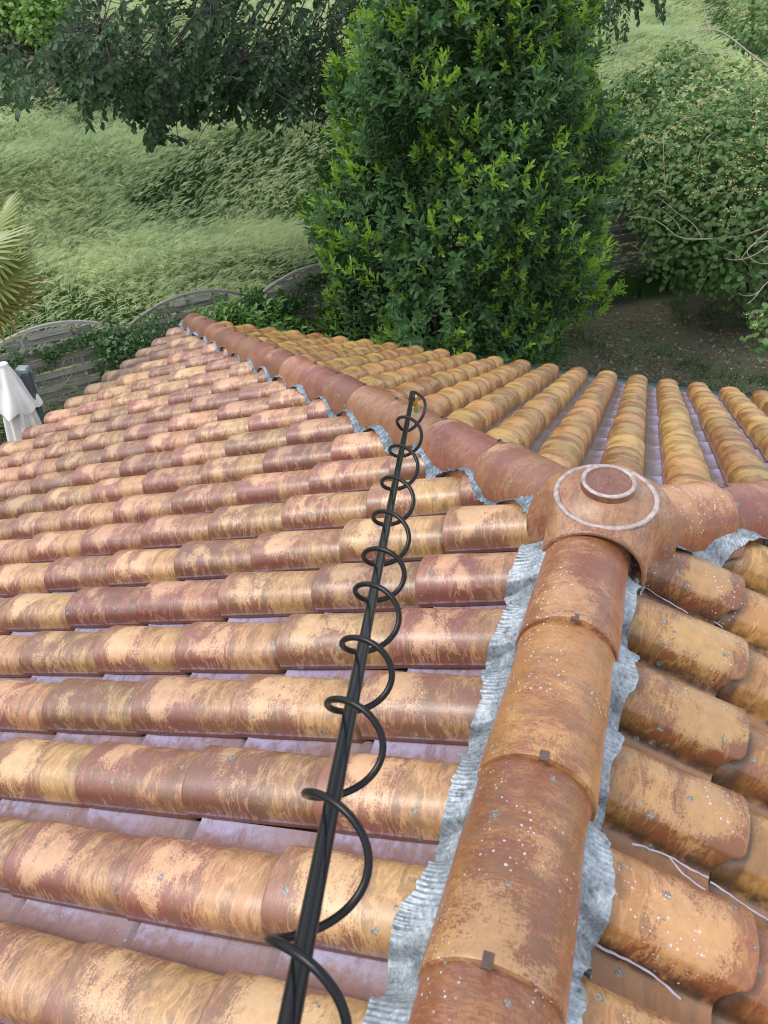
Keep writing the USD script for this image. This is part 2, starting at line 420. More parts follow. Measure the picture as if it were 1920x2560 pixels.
MAT_FLASH_HIP = M('lead_flashing_dark', {
    'g': ('geometry', {}), 'n': ('noise_texture', {'scale': 26.0, 'detail': 5.0, 'roughness': 0.65}),
    'n2': ('noise_texture', {'scale': 110.0, 'detail': 4.0, 'roughness': 0.7}),
    'm': ('math', {'math_type': 'multiply'}),
    'r': ('rgb_ramp', {'ramp': [(0.13, (0.06, 0.065, 0.07)), (0.19, (0.085, 0.105, 0.125)), (0.28, (0.13, 0.165, 0.20)), (0.42, (0.25, 0.29, 0.33))]}),
    'rr': ('map_range', {'from_min': 0.3, 'from_max': 0.7, 'to_min': 0.35, 'to_max': 0.65}),
    'b': ('bump', {'strength': 0.3, 'distance': 0.001}),
    'p': ('principled_bsdf', {'metallic': 0.35})},
    [('g.position', 'n.vector'), ('g.position', 'n2.vector'), ('n.fac', 'm.value1'), ('n2.fac', 'm.value2'), ('m.value', 'r.fac'),
     ('r.color', 'p.base_color'), ('n.fac', 'rr.value'), ('rr.result', 'p.roughness'), ('n2.fac', 'b.height'), ('b.normal', 'p.normal')])

# ------------------------------------------------------------------ the roof: planes
TA = math.tan(0.35984369)
XR, YA, ZR = 0.195, -0.10, 0.073
KL = 1.012                     # hip to the left: (-1, KL) in plan
KR = 0.95                      # hip to the right: (1, KR) in plan
TB = TA / KL
TC = TB * KR
W = 0.25
GAUGE = 0.375
TL = 0.440                     # tile length
TH = 0.014                     # tile thickness


class Slope:
    def __init__(self, o, down_xy, tan, right, edge0, first):
        c = 1 / math.hypot(1, tan)
        self.O = np.array(o, float)
        self.D = np.array([down_xy[0] * c, down_xy[1] * c, -tan * c])
        self.R = np.array(right, float)
        self.N = unit(np.cross(self.D, self.R)) * 1.0
        if self.N[2] < 0:
            self.N = -self.N
        self.edge0, self.first = edge0, first

    def point(self, s, u, h=0.0):
        return self.O + self.D * s + self.R * u + self.N * h

    def local(self, p):
        d = np.asarray(p) - self.O
        return d @ self.D, d @ self.R, d @ self.N


cosA = 1 / math.hypot(1, TA)
SA = Slope((XR, 0, ZR), (-1, 0), TA, (0, 1, 0), 3.8668, 4.3808 + XR / cosA)
SB = Slope((0, YA, ZR), (0, 1), TB, (1, 0, 0), -3.512 - 0.085, (4.41 - YA) * math.hypot(1, TB))
SC = Slope((XR, 0, ZR), (1, 0), TC, (0, -1, 0), 0.056, 0.425)


def half_width(x):             # the barrel narrows towards its upper end
    k = np.clip(x / TL, 0, 1)
    return 0.0750 + 0.0110 * k


def tile_profile(n=20):
    """outer section (y, z) from the free edge over the barrel into the channel"""
    a = np.radians(np.linspace(180, 22, n))
    y = 0.087 + 0.0865 * np.cos(a)
    z = 0.017 + 0.079 * np.sin(a) ** 0.66
    y = np.r_[-0.003, -0.003, y]
    z = np.r_[0.0, 0.0135, z]
    tail = np.array([(0.1728, 0.0250), (0.1760, 0.0100), (0.180, 0.0010), (0.188, -0.0060), (0.200, -0.0100), (0.218, -0.0110), (0.240, -0.0070), (0.262, -0.0030)])
    return np.r_[y, tail[:, 0]], np.r_[z, tail[:, 1]]


PY, PZ = tile_profile()


def surface_height(u, edge0):
    """height of the tiled surface over the slope's plane, at across position u"""
    return np.interp(np.mod(u - edge0, W), PY, PZ)


def tile_mesh(seed, recess=False):
    r = np.random.default_rng(seed)
    xs = np.array([0.0, 0.03, 0.052, 0.066, 0.12, 0.22, 0.32, 0.40, 0.432, 0.438, 0.440]) / 0.440
    n = len(PY)
    barrel = np.clip((0.172 - PY) / 0.012, 0, 1)
    hs = 1 + r.normal(0, 0.02)
    outer = np.zeros((len(xs), n, 3)); inner = outer.copy()
    for i, t in enumerate(xs):
        x_end = TL - (1 - barrel) * 0.036
        x = t * x_end
        k = half_width(x) / 0.086
        zk = (0.93 + 0.07 * t) * hs
        if x[0] < 0.058:
            sq = 0.86 if t < 0.11 else 0.87
            k = k * (1 - (1 - sq) * barrel); zk = zk * (1 - (1 - 0.88) * barrel)
        y = np.where(barrel > 0, 0.087 + (PY - 0.087) * np.where(PY < 0.087, k, 1 + (k - 1) * barrel), PY)
        z = PZ * zk
        z = z + (1 - barrel) * 0.007 * np.clip((t - 0.86) / 0.14, 0, 1) ** 2 * np.clip((PY - 0.18) / 0.03, 0, 1)
        if i >= len(xs) - 2:      # eased lower arris
            z = z - (0.0012 if i == len(xs) - 2 else 0.0035) * barrel
        outer[i] = np.c_[x, y, z]
        ny = np.gradient(y); nz = np.gradient(z)
        nn = unit(np.c_[-nz, ny])
        inner[i] = np.c_[x, y - nn[:, 0] * TH, z - nn[:, 1] * TH]
        inner[i, 0, 1:] = (y[0] + TH, z[0])
        inner[i, 1, 1:] = (y[0] + TH, z[0] + 0.008)
    wob = meshkit.noise(outer * 14.0 + seed * 3.1) - 0.5
    outer[..., 2] += wob * 0.004
    return shell(outer, inner)


TILES = [tile_mesh(s) for s in range(6)]
tilt = math.atan2(0.021, GAUGE)


def tile_frame(S, s_low, col, jit):
    ed = S.edge0 + col * W
    ca, sa = math.cos(tilt + jit[2]), math.sin(tilt + jit[2])
    X = S.D * ca + S.N * sa
    Nn = S.N * ca - S.D * sa
    yaw = jit[3]
    X, R = X * math.cos(yaw) + S.R * math.sin(yaw), S.R * math.cos(yaw) - X * math.sin(yaw)
    o = S.point(s_low + jit[0], ed + jit[1], 0.0) - X * TL
    return frame(o, X, R, Nn)


house = thing('house', 'house under a hipped roof of weathered clay barrel tiles seen from above', 'house', (0, 0, 0))
p0 = np.array([XR, YA, 0.0])
hipL = unit(np.array([-1, KL, 0.0])); nA = np.array([-hipL[1], hipL[0], 0.0]) ; nA = nA if nA @ np.array([-1, -1, 0]) > 0 else -nA
hipR = unit(np.array([1, KR, 0.0])); nC = np.array([hipR[1], -hipR[0], 0.0])


def visible(pts, margin=260):
    d = pts - CAM
    zc = d @ FWD
    if (zc < 0.2).any():
        return False
    px = d @ RIGHT / zc * FPX + 960; py = d @ DOWN / zc * FPX + 1280
    return px.max() > -margin and px.min() < 1920 + margin and py.max() > -margin and py.min() < 2560 + margin


def deck(name_label, S, corners):
    """underlay board of a slope with a real thickness; the tiles are its children"""
    top = np.array([S.point(*S.local(c)[:2], -0.050) for c in corners])
    bot = top - np.array([0, 0, 0.06])
    n = len(top)
    v = np.vstack([top, bot])
    f = [(0, i, i + 1) for i in range(1, n - 1)] + [(n, n + i + 1, n + i) for i in range(1, n - 1)]
    for i in range(n):
        j = (i + 1) % n
        f += [(i, n + i, n + j), (i, n + j, j)]
    mm = trimesh.Trimesh(v, f); mm.fix_normals()
    return obj('roof_slope', (np.array(mm.vertices), np.array(mm.faces)), MAT_DECK, house, label=name_label)


def pA(x, y): return (x, y, ZR + (x - XR) * TA)
def pB(x, y): return (x, y, ZR - (y - YA) * TB)
def pC(x, y): return (x, y, ZR - (x - XR) * TC)


YS = -6.0                      # the roof goes on behind the camera
XE = XR - (SA.first - 0.06) * cosA
dE = XR - XE
yE = YA + KL * dE
xC = XR + (4.41 - YA - 0.06) / KR
slopes = [
    (deck('left roof slope of the house, pink and red barrel tiles in long rows', SA, [pA(XR, YS), pA(XR, YA), pA(XE, yE), pA(XE, YS)]), SA, MAT_TILE_A, 12, range(-1, 28), [(nA, 0.035)]),
    (deck('far hip end of the roof, ochre barrel tiles running down to the zinc gutter', SB, [pB(XR, YA), pB(xC, 4.35), pB(XE, 4.35)]), SB, MAT_TILE_B, 13, range(-4, 34), [(-nA, 0.035), (-nC, 0.035)]),
    (deck('right roof slope of the house, broad rust orange barrel tiles', SC, [pC(XR, YA), pC(XR, YS), pC(xC, YS), pC(xC, 4.35)]), SC, MAT_TILE_C, 7, range(-12, 12), [(nC, 0.035)]),
]
ntile = 0
for deck_prim, S, mat, rows, cols, cuts in slopes:
    for i in range(rows):
        s_low = S.first + GAUGE * i if S is SC else S.first - GAUGE * i
        for c in cols:
            c_ = -c if S is SA else c
            jit = rng.normal(0, 1, 4) * np.array([0.004, 0.0025, 0.0025, 0.006])
            X = tile_frame(S, s_low, c_, jit)
            v, f = TILES[rng.integers(len(TILES))]
            wv = v @ X[:3, :3].T + X[:3, 3]
            if S is SA and wv[:, 1].max() < -1.9: continue
            if S is SC and wv[:, 1].max() < -1.9: continue
            if s_low < 0.12 or not visible(wv): continue
            ok = True
            for nn, off in cuts:
                dd = (wv - p0) @ nn
                if dd.max() < off + 0.02: ok = False; break
                if dd.min() < off:
                    mm = to_man(wv, f).trim_by_plane(tuple(nn), float(p0 @ nn + off))
                    if mm.is_empty() or mm.num_tri() < 8: ok = False; break
                    wv, f = from_man(mm)
            if not ok: continue
            loc = (wv - X[:3, 3]) @ X[:3, :3]
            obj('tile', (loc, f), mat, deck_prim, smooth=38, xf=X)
            ntile += 1
print('tiles', ntile)

# ------------------------------------------------------------------ ridge and hip tiles
RT = 0.121


def ridge_mesh(length, seed, bead=True):
    xs = [0.0, 0.018, 0.030, 0.044, 0.056, 0.066, 0.078, 0.092]
    xs += list(np.linspace(0.13, length - 0.03, 6)) + [length - 0.012, length - 0.004, length]
    a = np.radians(np.linspace(186, -6, 27))
    skirt = 0.016
    outer, inner = [], []
    for x in xs:
        k = 0.925 + 0.075 * (x / length)
        b = 0.0
        if bead:
            b = 0.0052 * math.exp(-((x - 0.066) / 0.010) ** 2) - 0.0035 * math.exp(-((x - 0.040) / 0.02) ** 2)
        r = RT * k + b - (0.002 if x == length else 0.0)
        sec = np.c_[r * np.cos(a) * 0.98, r * np.sin(a)]
        sec[0, 1] -= skirt; sec[-1, 1] -= skirt
        ri = r - 0.014
        sec_i = np.c_[ri * np.cos(a) * 0.98, ri * np.sin(a)]
        sec_i[0, 1] = sec[0, 1]; sec_i[-1, 1] = sec[-1, 1]
        outer.append(np.c_[np.full(len(a), x), sec]); inner.append(np.c_[np.full(len(a), x), sec_i])
    outer, inner = np.array(outer), np.array(inner)
    outer += (meshkit.noise(outer * 11.0 + seed)[..., None] - 0.5) * np.array([0, 0, 0.004])
    return shell(outer, inner)


def clip_mesh():
    a = box((-0.018, -0.0085, 0.000), (0.010, 0.0085, 0.0020))
    b = box((-0.018, -0.0085, -0.010), (-0.0158, 0.0085, -0.0002))
    c = box((0.0078, -0.0085, 0.0022), (0.0100, 0.0085, 0.0085))
    return cat_meshes([a, b, c])


ridge_tilt = 0.030


def ridge_run(start_axis, along, mat, lower_ends, seed, name, until):
    """start_axis: point of the axis line; lower_ends: distances along the run of each tile's lower end, from the cap outwards"""
    D = unit(along)
    side = unit(np.cross([0, 0, 1.0], D))
    up = np.cross(D, side)
    X = D * math.cos(ridge_tilt) + up * math.sin(ridge_tilt)
    U = up * math.cos(ridge_tilt) - D * math.sin(ridge_tilt)
    prev = None
    for i, e in enumerate(lower_ends):
        length = 0.452
        r_ = np.random.default_rng(seed + i)
        yaw = r_.normal(0, 0.006)
        Xi = X * math.cos(yaw) + side * math.sin(yaw)
        Si = side * math.cos(yaw) - X * math.sin(yaw)
        o = start_axis + D * e - Xi * length
        T = frame(o, Xi, Si, U)
        pr = obj(name, ridge_mesh(length, seed + i * 1.7, bead=True), mat, house, smooth=42, xf=T)
        # clip hooked over the lower end of this tile, lying on the next one
        c = clip_mesh()
        cx = np.eye(4); cx[:3, 3] = (length + 0.004, r_.normal(0, 0.004), RT - 0.001)
        obj('clip', move(c, cx), MAT_CLIP, pr)


zc_axis = 0.245 - RT
ridge_run(np.array([XR, 0, zc_axis]), (0, -1, 0), MAT_RIDGE, [0.657, 1.046, 1.432, 1.815, 2.2], 11, 'ridge_tile', 9)
hl3 = np.array([-1, KL, -TA]); hl_len = np.linalg.norm(hl3)
ds = [0.337, 0.615, 0.895, 1.145, 1.390, 1.640, 1.890, 2.137, 2.385, 2.632, 2.880, 3.115, 3.350, 3.590, 3.820, 4.04]
ridge_run(np.array([XR, YA, zc_axis]), hl3, MAT_HIP, [d * hl_len for d in ds], 50, 'hip_tile', 9)
hr3 = np.array([1, KR, -TC]); hr_len = np.linalg.norm(hr3)
ridge_run(np.array([XR, YA - 0.03, zc_axis]), hr3, MAT_RIDGE, [(0.325 + 0.265 * k) * hr_len for k in range(5)], 90, 'hip_tile', 9)

# ------------------------------------------------------------------ the three-way cap where ridge and hips meet
CAPC = np.array([0.2125, -0.140, 0.0])


def make_cap():
    zt = 0.250
    parts_o, parts_i = [], []
    dirs = [np.array([0, -1.0, -0.02]), unit(np.array([-1, KL, -TA * 0.8])), unit(np.array([1, KR, -TC * 0.8]))]

    def disc(r, z, n=40):
        a = np.linspace(0, 2 * np.pi, n, endpoint=False)
        return np.c_[r * np.cos(a), r * np.sin(a), np.full(n, z)]

    for d in dirs:
        d = unit(d)
        s = unit(np.cross([0, 0, 1.0], d))
        u = np.cross(d, s)
        a = np.radians(np.linspace(188, -8, 25))

        def arch(r, dist, skirt):
            c = np.array([0, 0, zc_axis - 0.006]) + d * dist
            p = c + r * (np.cos(a)[:, None] * s + np.sin(a)[:, None] * u)
            return np.vstack([p, p[0] - u * skirt, p[-1] - u * skirt])
        parts_o.append(m3.Manifold.hull_points(np.vstack([disc(0.138, zt - 0.004), arch(0.141, 0.160, 0.030), arch(0.141, 0.05, 0.03)])))
        parts_i.append(m3.Manifold.hull_points(np.vstack([disc(0.122, zt - 0.020), arch(0.127, 0.145, 0.070), arch(0.127, 0.02, 0.07)])))
        parts_i.append(m3.Manifold.hull_points(np.vstack([arch(0.128, 0.10, 0.08), arch(0.128, 0.36, 0.08)])))
    o = parts_o[0] + parts_o[1] + parts_o[2]
    # crown: shallow dome inside the rim with a small raised disc
    prof = m3.CrossSection([[(0, zt - 0.03), (0.136, zt - 0.03), (0.137, zt - 0.002), (0.124, zt + 0.006), (0.095, zt + 0.024), (0.070, zt + 0.040), (0, zt + 0.044)]])
    crown = m3.Manifold.revolve(prof, 64)
    o = o + crown
    for p in parts_i:
        o = o - p
    o = o.refine_to_length(0.012)
    v, f = from_man(o)
    tm = trimesh.Trimesh(v, f)
    trimesh.smoothing.filter_taubin(tm, 0.5, -0.52, 6)
    return np.array(tm.vertices), np.array(tm.faces)


def ring(r, z, t, n=72, flat=0.75, seed=0):
    a = np.linspace(0, 2 * np.pi, n, endpoint=False)
    b = np.linspace(0, 2 * np.pi, 10, endpoint=False)
    A, B = np.meshgrid(a, b, indexing='ij')
    tt = t * (1 + 0.25 * (meshkit.noise(np.stack([np.cos(A) * 9, np.sin(A) * 9, A * 0 + seed], -1)) - 0.5))
    v = np.stack([(r + tt * np.cos(B)) * np.cos(A), (r + tt * np.cos(B)) * np.sin(A), z + flat * tt * np.sin(B)], -1).reshape(-1, 3)
    f = []
    for i in range(n):
        for k in range(10):
            p, q_, r_, s = i * 10 + k, ((i + 1) % n) * 10 + k, ((i + 1) % n) * 10 + (k + 1) % 10, i * 10 + (k + 1) % 10
            f += [(p, q_, r_), (p, r_, s)]
    return v, np.array(f)


ct_ = math.radians(5.0)
capT = frame(CAPC + np.array([0, 0, 0.004]), (1, 0, 0), (0, math.cos(ct_), math.sin(ct_)), (0, -math.sin(ct_), math.cos(ct_)))
cap = obj('ridge_cap', make_cap(), MAT_CAP, house, smooth=35, xf=capT, label='round three-way clay cap with two pale rings where ridge and hips meet')
obj('rim', ring(0.1325, 0.2525, 0.0075, seed=1), MAT_RIM, cap, smooth=True)
for d_ in (np.array([0, -1.0, -0.02]), np.array([-1, KL, -TA * 0.8]), np.array([1, KR, -TC * 0.8])):
    d_ = unit(d_); s_ = unit(np.cross([0, 0, 1.0], d_)); u_ = np.cross(d_, s_)
    aa = np.radians(np.linspace(187, -7, 40))
    cc = np.array([0, 0, zc_axis - 0.006]) + d_ * 0.152
    obj('arch_lip', tube(cc + 0.1345 * (np.cos(aa)[:, None] * s_ + np.sin(aa)[:, None] * u_), 0.0075, 9), MAT_CAP, cap, smooth=True)
cr = m3.Manifold.revolve(m3.CrossSection([[(0, 0.270), (0.074, 0.270), (0.072, 0.304), (0.060, 0.3035), (0.03, 0.304), (0.012, 0.3045), (0.009, 0.3085), (0.0, 0.3095)]]), 56)
obj('crown_disc', from_man(cr), MAT_CAP, cap, smooth=35)
obj('rim', ring(0.0665, 0.3045, 0.0062, seed=2), MAT_RIM, cap, smooth=True)

# ------------------------------------------------------------------ crimped flashing along ridge and hips


def flashing(name_label, S, line0, along, outward, length, inner, reach, seed, step=0.0026, pitch=0.011, mat=None, lift=0.014, softw=0.25):
    """strip from under the ridge tile out over the slope's barrels, its outer edge left wavy"""
    al = unit(np.array([along[0], along[1], 0.0])); ow = np.array([outward[0], outward[1], 0.0])
    n = int(length / step)
    ts = np.linspace(0.02, length, n)
    ks = np.linspace(0, 1, 9)
    nz1 = lambda sc, o: meshkit.noise(np.c_[ts * sc, np.full(n, seed), np.full(n, o)]) - 0.5
    rch = reach * (1 + 0.34 * nz1(7.0, 0.5) + 0.22 * nz1(24.0, 3.5) + 0.07 * nz1(80.0, 7.5))
    wd = inner + ks[None] * (rch[:, None] - inner)
    g = np.array(line0)[None, None] + al * ts[:, None, None] + ow * wd[..., None]
    dxy = unit(np.array([S.D[0], S.D[1], 0.0]))
    zpl = S.O[2] - ((g - S.O) @ dxy) * (-S.D[2] / math.hypot(S.D[0], S.D[1]))
    u = (g - S.O) @ S.R
    prof = surface_height(u, S.edge0)
    soft = np.mean([surface_height(u + q_, S.edge0) for q_ in (-0.05, -0.025, 0, 0.025, 0.05)], axis=0)
    kk = ks[None]
    hh = 0.055 * (1 - kk) ** 2 + (softw * soft + (1 - softw) * prof) * kk ** 0.6 + (1 - kk ** 0.6) * 0.050
    tcol = ts[:, None]
    crimp = 0.16 * pitch * np.sin(2 * math.pi * tcol / pitch + 1.0 * np.sin(kk * 3 + tcol * 9)) * (0.3 + 0.7 * kk)
    g[..., 2] = zpl + hh + lift + crimp
    g[..., 2] += 0.003 * (meshkit.noise(g * 40) - 0.5)
    low = g.copy(); low[..., 2] -= 0.0022
    if np.cross(al, ow)[2] < 0:
        g, low = g[:, ::-1], low[:, ::-1]
    return obj('flashing', shell(g, low), mat or MAT_FLASH, house, smooth=50, label=name_label)


flashing('crimped lead strip on the left side of the ridge', SA, (XR, YA - 0.12, 0), (0, -1), (-1, 0), 1.75, 0.085, 0.178, 3)
flashing('crimped lead strip on the right side of the ridge', SC, (XR, YA - 0.12, 0), (0, -1), (1, 0), 1.75, 0.085, 0.152, 4)
flashing('crimped blue grey lead strip under the long hip', SA, (XR, YA, 0), hipL, nA, 5.95, 0.085, 0.132, 5, step=0.0045, pitch=0.018, mat=MAT_FLASH_HIP, lift=0.026, softw=0.72)
flashing('lead strip under the short hip at the cap', SC, (XR, YA, 0), hipR, nC, 1.6, 0.085, 0.17, 6)

def on_slope(S, px, py, h):
    d = at(px, py, 1.0) - CAM
    return CAM + d * ((h - (CAM - S.O) @ S.N) / (d @ S.N))


MAT_DRIP = plain('milky_residue', (0.33, 0.29, 0.35), 0.4, var=0.12, scale=60.0)
for px_py in ([(1614, 1448), (1650, 1470), (1700, 1497), (1722, 1506), (1760, 1537), (1790, 1556), (1808, 1570)],
              [(1616, 1470), (1650, 1492), (1690, 1515), (1720, 1534)],
              [(1880, 1632), (1902, 1645), (1930, 1662)],
              [(1459, 2340), (1500, 2368), (1540, 2388), (1580, 2405), (1622, 2432), (1660, 2462), (1702, 2497)],
              [(1580, 2110), (1640, 2128), (1672, 2142), (1720, 2168), (1772, 2196)], [(1672, 2142), (1700, 2175), (1735, 2205), (1764, 2226)],
              [(1776, 2206), (1830, 2240), (1880, 2275), (1930, 2306)]):
    pts_ = spline([on_slope(SC, *q_, 0.006) for q_ in px_py], 26)
    pts_ = pts_ + SC.R * (meshkit.noise(pts_ * 60)[:, None] - 0.5) * 0.006
    dv, df = tube(pts_, 0.0015 * (0.5 + 1.1 * meshkit.noise(pts_ * 45)), 7)
    ctr = np.vstack([np.repeat(pts_, 7, axis=0), pts_[:1], pts_[-1:]])
    off_ = dv - ctr
    dv = ctr + off_ * 1.5 - np.outer(off_ @ SC.N, SC.N) * 1.15
    obj('residue_streak', (dv, df), MAT_DRIP, house, smooth=True)

# ------------------------------------------------------------------ gutter along the far eave
yg = 4.41
zg = SB.point(SB.first, 0)[2]
a = np.linspace(math.pi, 2 * math.pi, 15)
xs_g = np.linspace(XE, xC, 12)
sec_o = np.c_[0.066 * np.cos(a), 0.066 * np.sin(a)]
sec_o = np.vstack([sec_o, [0.066, 0.012], [0.058, 0.016]])
sec_i = np.c_[0.062 * np.cos(a), 0.062 * np.sin(a)]
sec_i = np.vstack([sec_i, [0.062, 0.010], [0.058, 0.012]])
go = np.array([np.c_[np.full(len(sec_o), x), yg + 0.058 + sec_o[:, 0], zg - 0.012 + sec_o[:, 1]] for x in xs_g])
gi = np.array([np.c_[np.full(len(sec_i), x), yg + 0.058 + sec_i[:, 0], zg - 0.012 + sec_i[:, 1]] for x in xs_g])
obj('gutter', shell(gi, go), MAT_GUTTER, house, smooth=40)
# walls under the eaves
GZ = -4.2
wl = [XE + 0.45, YS + 0.1, xC - 0.45, 4.35 - 0.45]
zt_w = pA(XE + 0.45, 0)[2] - 0.13
for lo, hi in (((wl[0], wl[3] - 0.3, GZ - 0.5), (wl[2], wl[3], zt_w)), ((wl[0], wl[1], GZ - 0.5), (wl[0] + 0.3, wl[3] - 0.3, zt_w)),
               ((wl[2] - 0.3, wl[1], GZ - 0.5), (wl[2], wl[3] - 0.3, zt_w)), ((wl[0] + 0.3, wl[1], GZ - 0.5), (wl[2] - 0.3, wl[1] + 0.3, zt_w))):
    obj('wall', box(lo, hi), MAT_RENDER, house)

# ------------------------------------------------------------------ spray lance with its coiled hose
PB_, PT_ = at(722, 2560, 0.77), at(1029.5, 996, 2.86)
axis = unit(PT_ - PB_)
lance = thing('spray_lance', 'long black pole wound with a spiral of black hose, held out over the roof', 'spray lance', PB_)
L_pole = np.linalg.norm(PT_ - PB_)


def rel(p): return np.asarray(p) - PB_


pole_pts = [rel(PB_ + axis * t) for t in (-0.55, 0.0, 0.7, 0.705, 1.5, 1.505, L_pole)]
obj('pole', tube(pole_pts, [0.0122, 0.0120, 0.0112, 0.0105, 0.0098, 0.0092, 0.0088], 20), MAT_BLACK, lance, smooth=40)
e1 = RIGHT - axis * (RIGHT @ axis); e1 = unit(e1)
e2 = unit(np.cross(axis, e1)); e2 = e2 if e2 @ FWD < 0 else -e2
# where along the pole the hose stands at its left extreme, from tip to hand
yl = np.array([1055, 1128, 1209, 1296, 1394, 1481, 1614, 1765, 1990, 2355])
tt = []
for yy in yl:
    ts_ = np.linspace(-0.3, L_pole, 2400)
    P = PB_[None] + axis * ts_[:, None] - CAM
    py = P @ DOWN / (P @ FWD) * FPX + 1280
    tt.append(ts_[np.argmin(np.abs(py - yy))])
tt = np.array(tt)
tt = np.r_[tt, tt[-1] - 0.19, tt[-1] - 0.37]
ph = np.arange(len(tt)) * 2 * np.pi
order = np.argsort(tt)
from scipy.interpolate import PchipInterpolator
tq = np.linspace(tt.min(), tt.max(), 560)
phase = PchipInterpolator(tt[order], ph[order])(tq)
Rh = np.interp(tq, [0, L_pole], [0.050, 0.044])
hose_pts = [rel(PB_ + axis * t + e1 * (0.010 - R_ * math.cos(p)) + e2 * (R_ * math.sin(p) * 0.85)) for t, p, R_ in zip(tq, phase, Rh)]
# up to the elbow at the tip
tipc = PT_ + axis * 0.075
last = PB_ + axis * tq[-1]
t0_ = tq[-1]; dt_ = L_pole - t0_
lead = [hose_pts[-1], rel(PB_ + axis * (t0_ + 0.10 * dt_) - e1 * 0.012 - e2 * 0.040), rel(PB_ + axis * (t0_ + 0.32 * dt_) + e1 * 0.040 - e2 * 0.022), rel(PB_ + axis * (t0_ + 0.62 * dt_) + e1 * 0.054),
        rel(PT_ + e1 * 0.042), rel(PT_ + axis * 0.060 + e1 * 0.022), rel(PT_ + axis * 0.088 + e1 * 0.004), rel(PT_ + axis * 0.072 - e1 * 0.004)]
hose_all = np.vstack([hose_pts[:-8], spline(np.vstack([hose_pts[-8], hose_pts[-4], lead]), 80)[1:]])
obj('coiled_hose', tube(hose_all, 0.0056, 10), MAT_HOSE, lance, smooth=True)


def ball(c, r, n=2):
    s = trimesh.creation.icosphere(subdivisions=n, radius=r)
    return np.array(s.vertices) + c


def hull_of(cs):
    return from_man(m3.Manifold.hull_points(np.vstack([ball(np.asarray(c), r) for c, r in cs])))


elb = hull_of([(rel(PT_ - axis * 0.005), 0.0115), (rel(PT_ + axis * 0.05), 0.0125)])
elb2 = hull_of([(rel(PT_ + axis * 0.05), 0.012), (rel(PT_ + axis * 0.076 - e1 * 0.003), 0.009)])
obj('elbow', cat_meshes([elb, elb2]), MAT_HOSE, lance, smooth=40)
obj('collar', tube([rel(PT_ - axis * 0.020), rel(PT_ - axis * 0.017), rel(PT_ - axis * 0.004), rel(PT_ - axis * 0.001)], [0.0100, 0.0122, 0.0122, 0.0100], 20), MAT_BLACK, lance, smooth=40)
nz = unit(np.array([0.05, 0.25, -0.95]))
nb = PT_ + axis * 0.028 + e1 * 0.006
nzp = lambda d: rel(nb + nz * d)
noz = obj('nozzle', tube([nzp(0.0), nzp(0.016), nzp(0.0165), nzp(0.022), nzp(0.0225), nzp(0.040), nzp(0.0405), nzp(0.047), nzp(0.0475), nzp(0.056)],
                         [0.0115, 0.0115, 0.0095, 0.0095, 0.0122, 0.0122, 0.0100, 0.0100, 0.0115, 0.0115], 18), MAT_BRASS, lance, smooth=30)
obj('nozzle_tip', tube([nzp(0.057), nzp(0.072), nzp(0.076)], [0.0105, 0.0105, 0.0085], 18), MAT_GREEN, noz, smooth=30)
# the supply hose lying over the left eave
hp = [at(-60, 1075, 6.0), at(-20, 1105, 5.9), at(4, 1140, 5.82), at(10, 1172, 5.75), at(-4, 1205, 5.66), at(-40, 1240, 5.55), at(-90, 1262, 5.45)]
hs_ = thing('hose', 'loop of black hose at the left edge over the tiles near the eave', 'hose', hp[3])
obj('hose_line', tube(spline(np.array(hp) - hp[3], 40), 0.010, 10), MAT_HOSE, hs_, smooth=True)

# ------------------------------------------------------------------ ground, meadow slope
FA = np.array([-6.95, 5.30])                 # fence line: crown of the first panel
FD = unit(np.array([0.608, 0.794]))
GD = unit(np.array([0.72, 0.69]))
FN = np.array([-FD[1], FD[0]])
GN = np.array([-GD[1], GD[0]])
BEND = 8.95                                  # metres from FA to the corner
FC = FA + FD * BEND


def fence_pt(s):
    s = np.asarray(s, float)[..., None]
    return np.where(s < BEND, FA + FD * s, FC + GD * (s - BEND))


def fence_nm(s):
    k = np.clip((np.asarray(s, float) - BEND + 3.0) / 6.0, 0, 1)[..., None]
    k = k * k * (3 - 2 * k)
    return unit(FN * (1 - k) + GN * k)


def hill(s, d):
    """height of the meadow d metres beyond the fence"""
    p = np.stack([np.asarray(s, float) * 0.22, np.asarray(d, float) * 0.22, np.zeros_like(s)], -1)
    q_ = np.stack([np.asarray(s, float) * 0.9, np.asarray(d, float) * 0.9, np.ones_like(s)], -1)
    rise = 0.255 * d - 0.00125 * np.clip(d, 0, 90) ** 2
    return -4.15 + rise + (meshkit.fbm(p, 3, 5) - 0.5) * 2.1 * np.clip(d / 5, 0, 1) + (meshkit.noise(q_, 9) - 0.5) * 0.35 * np.clip(d / 2, 0, 1)


def hill_point(s, d):
    xy = fence_pt(s) + fence_nm(s) * np.asarray(d)[..., None]
    return np.concatenate([xy, hill(s, d)[..., None]], -1)


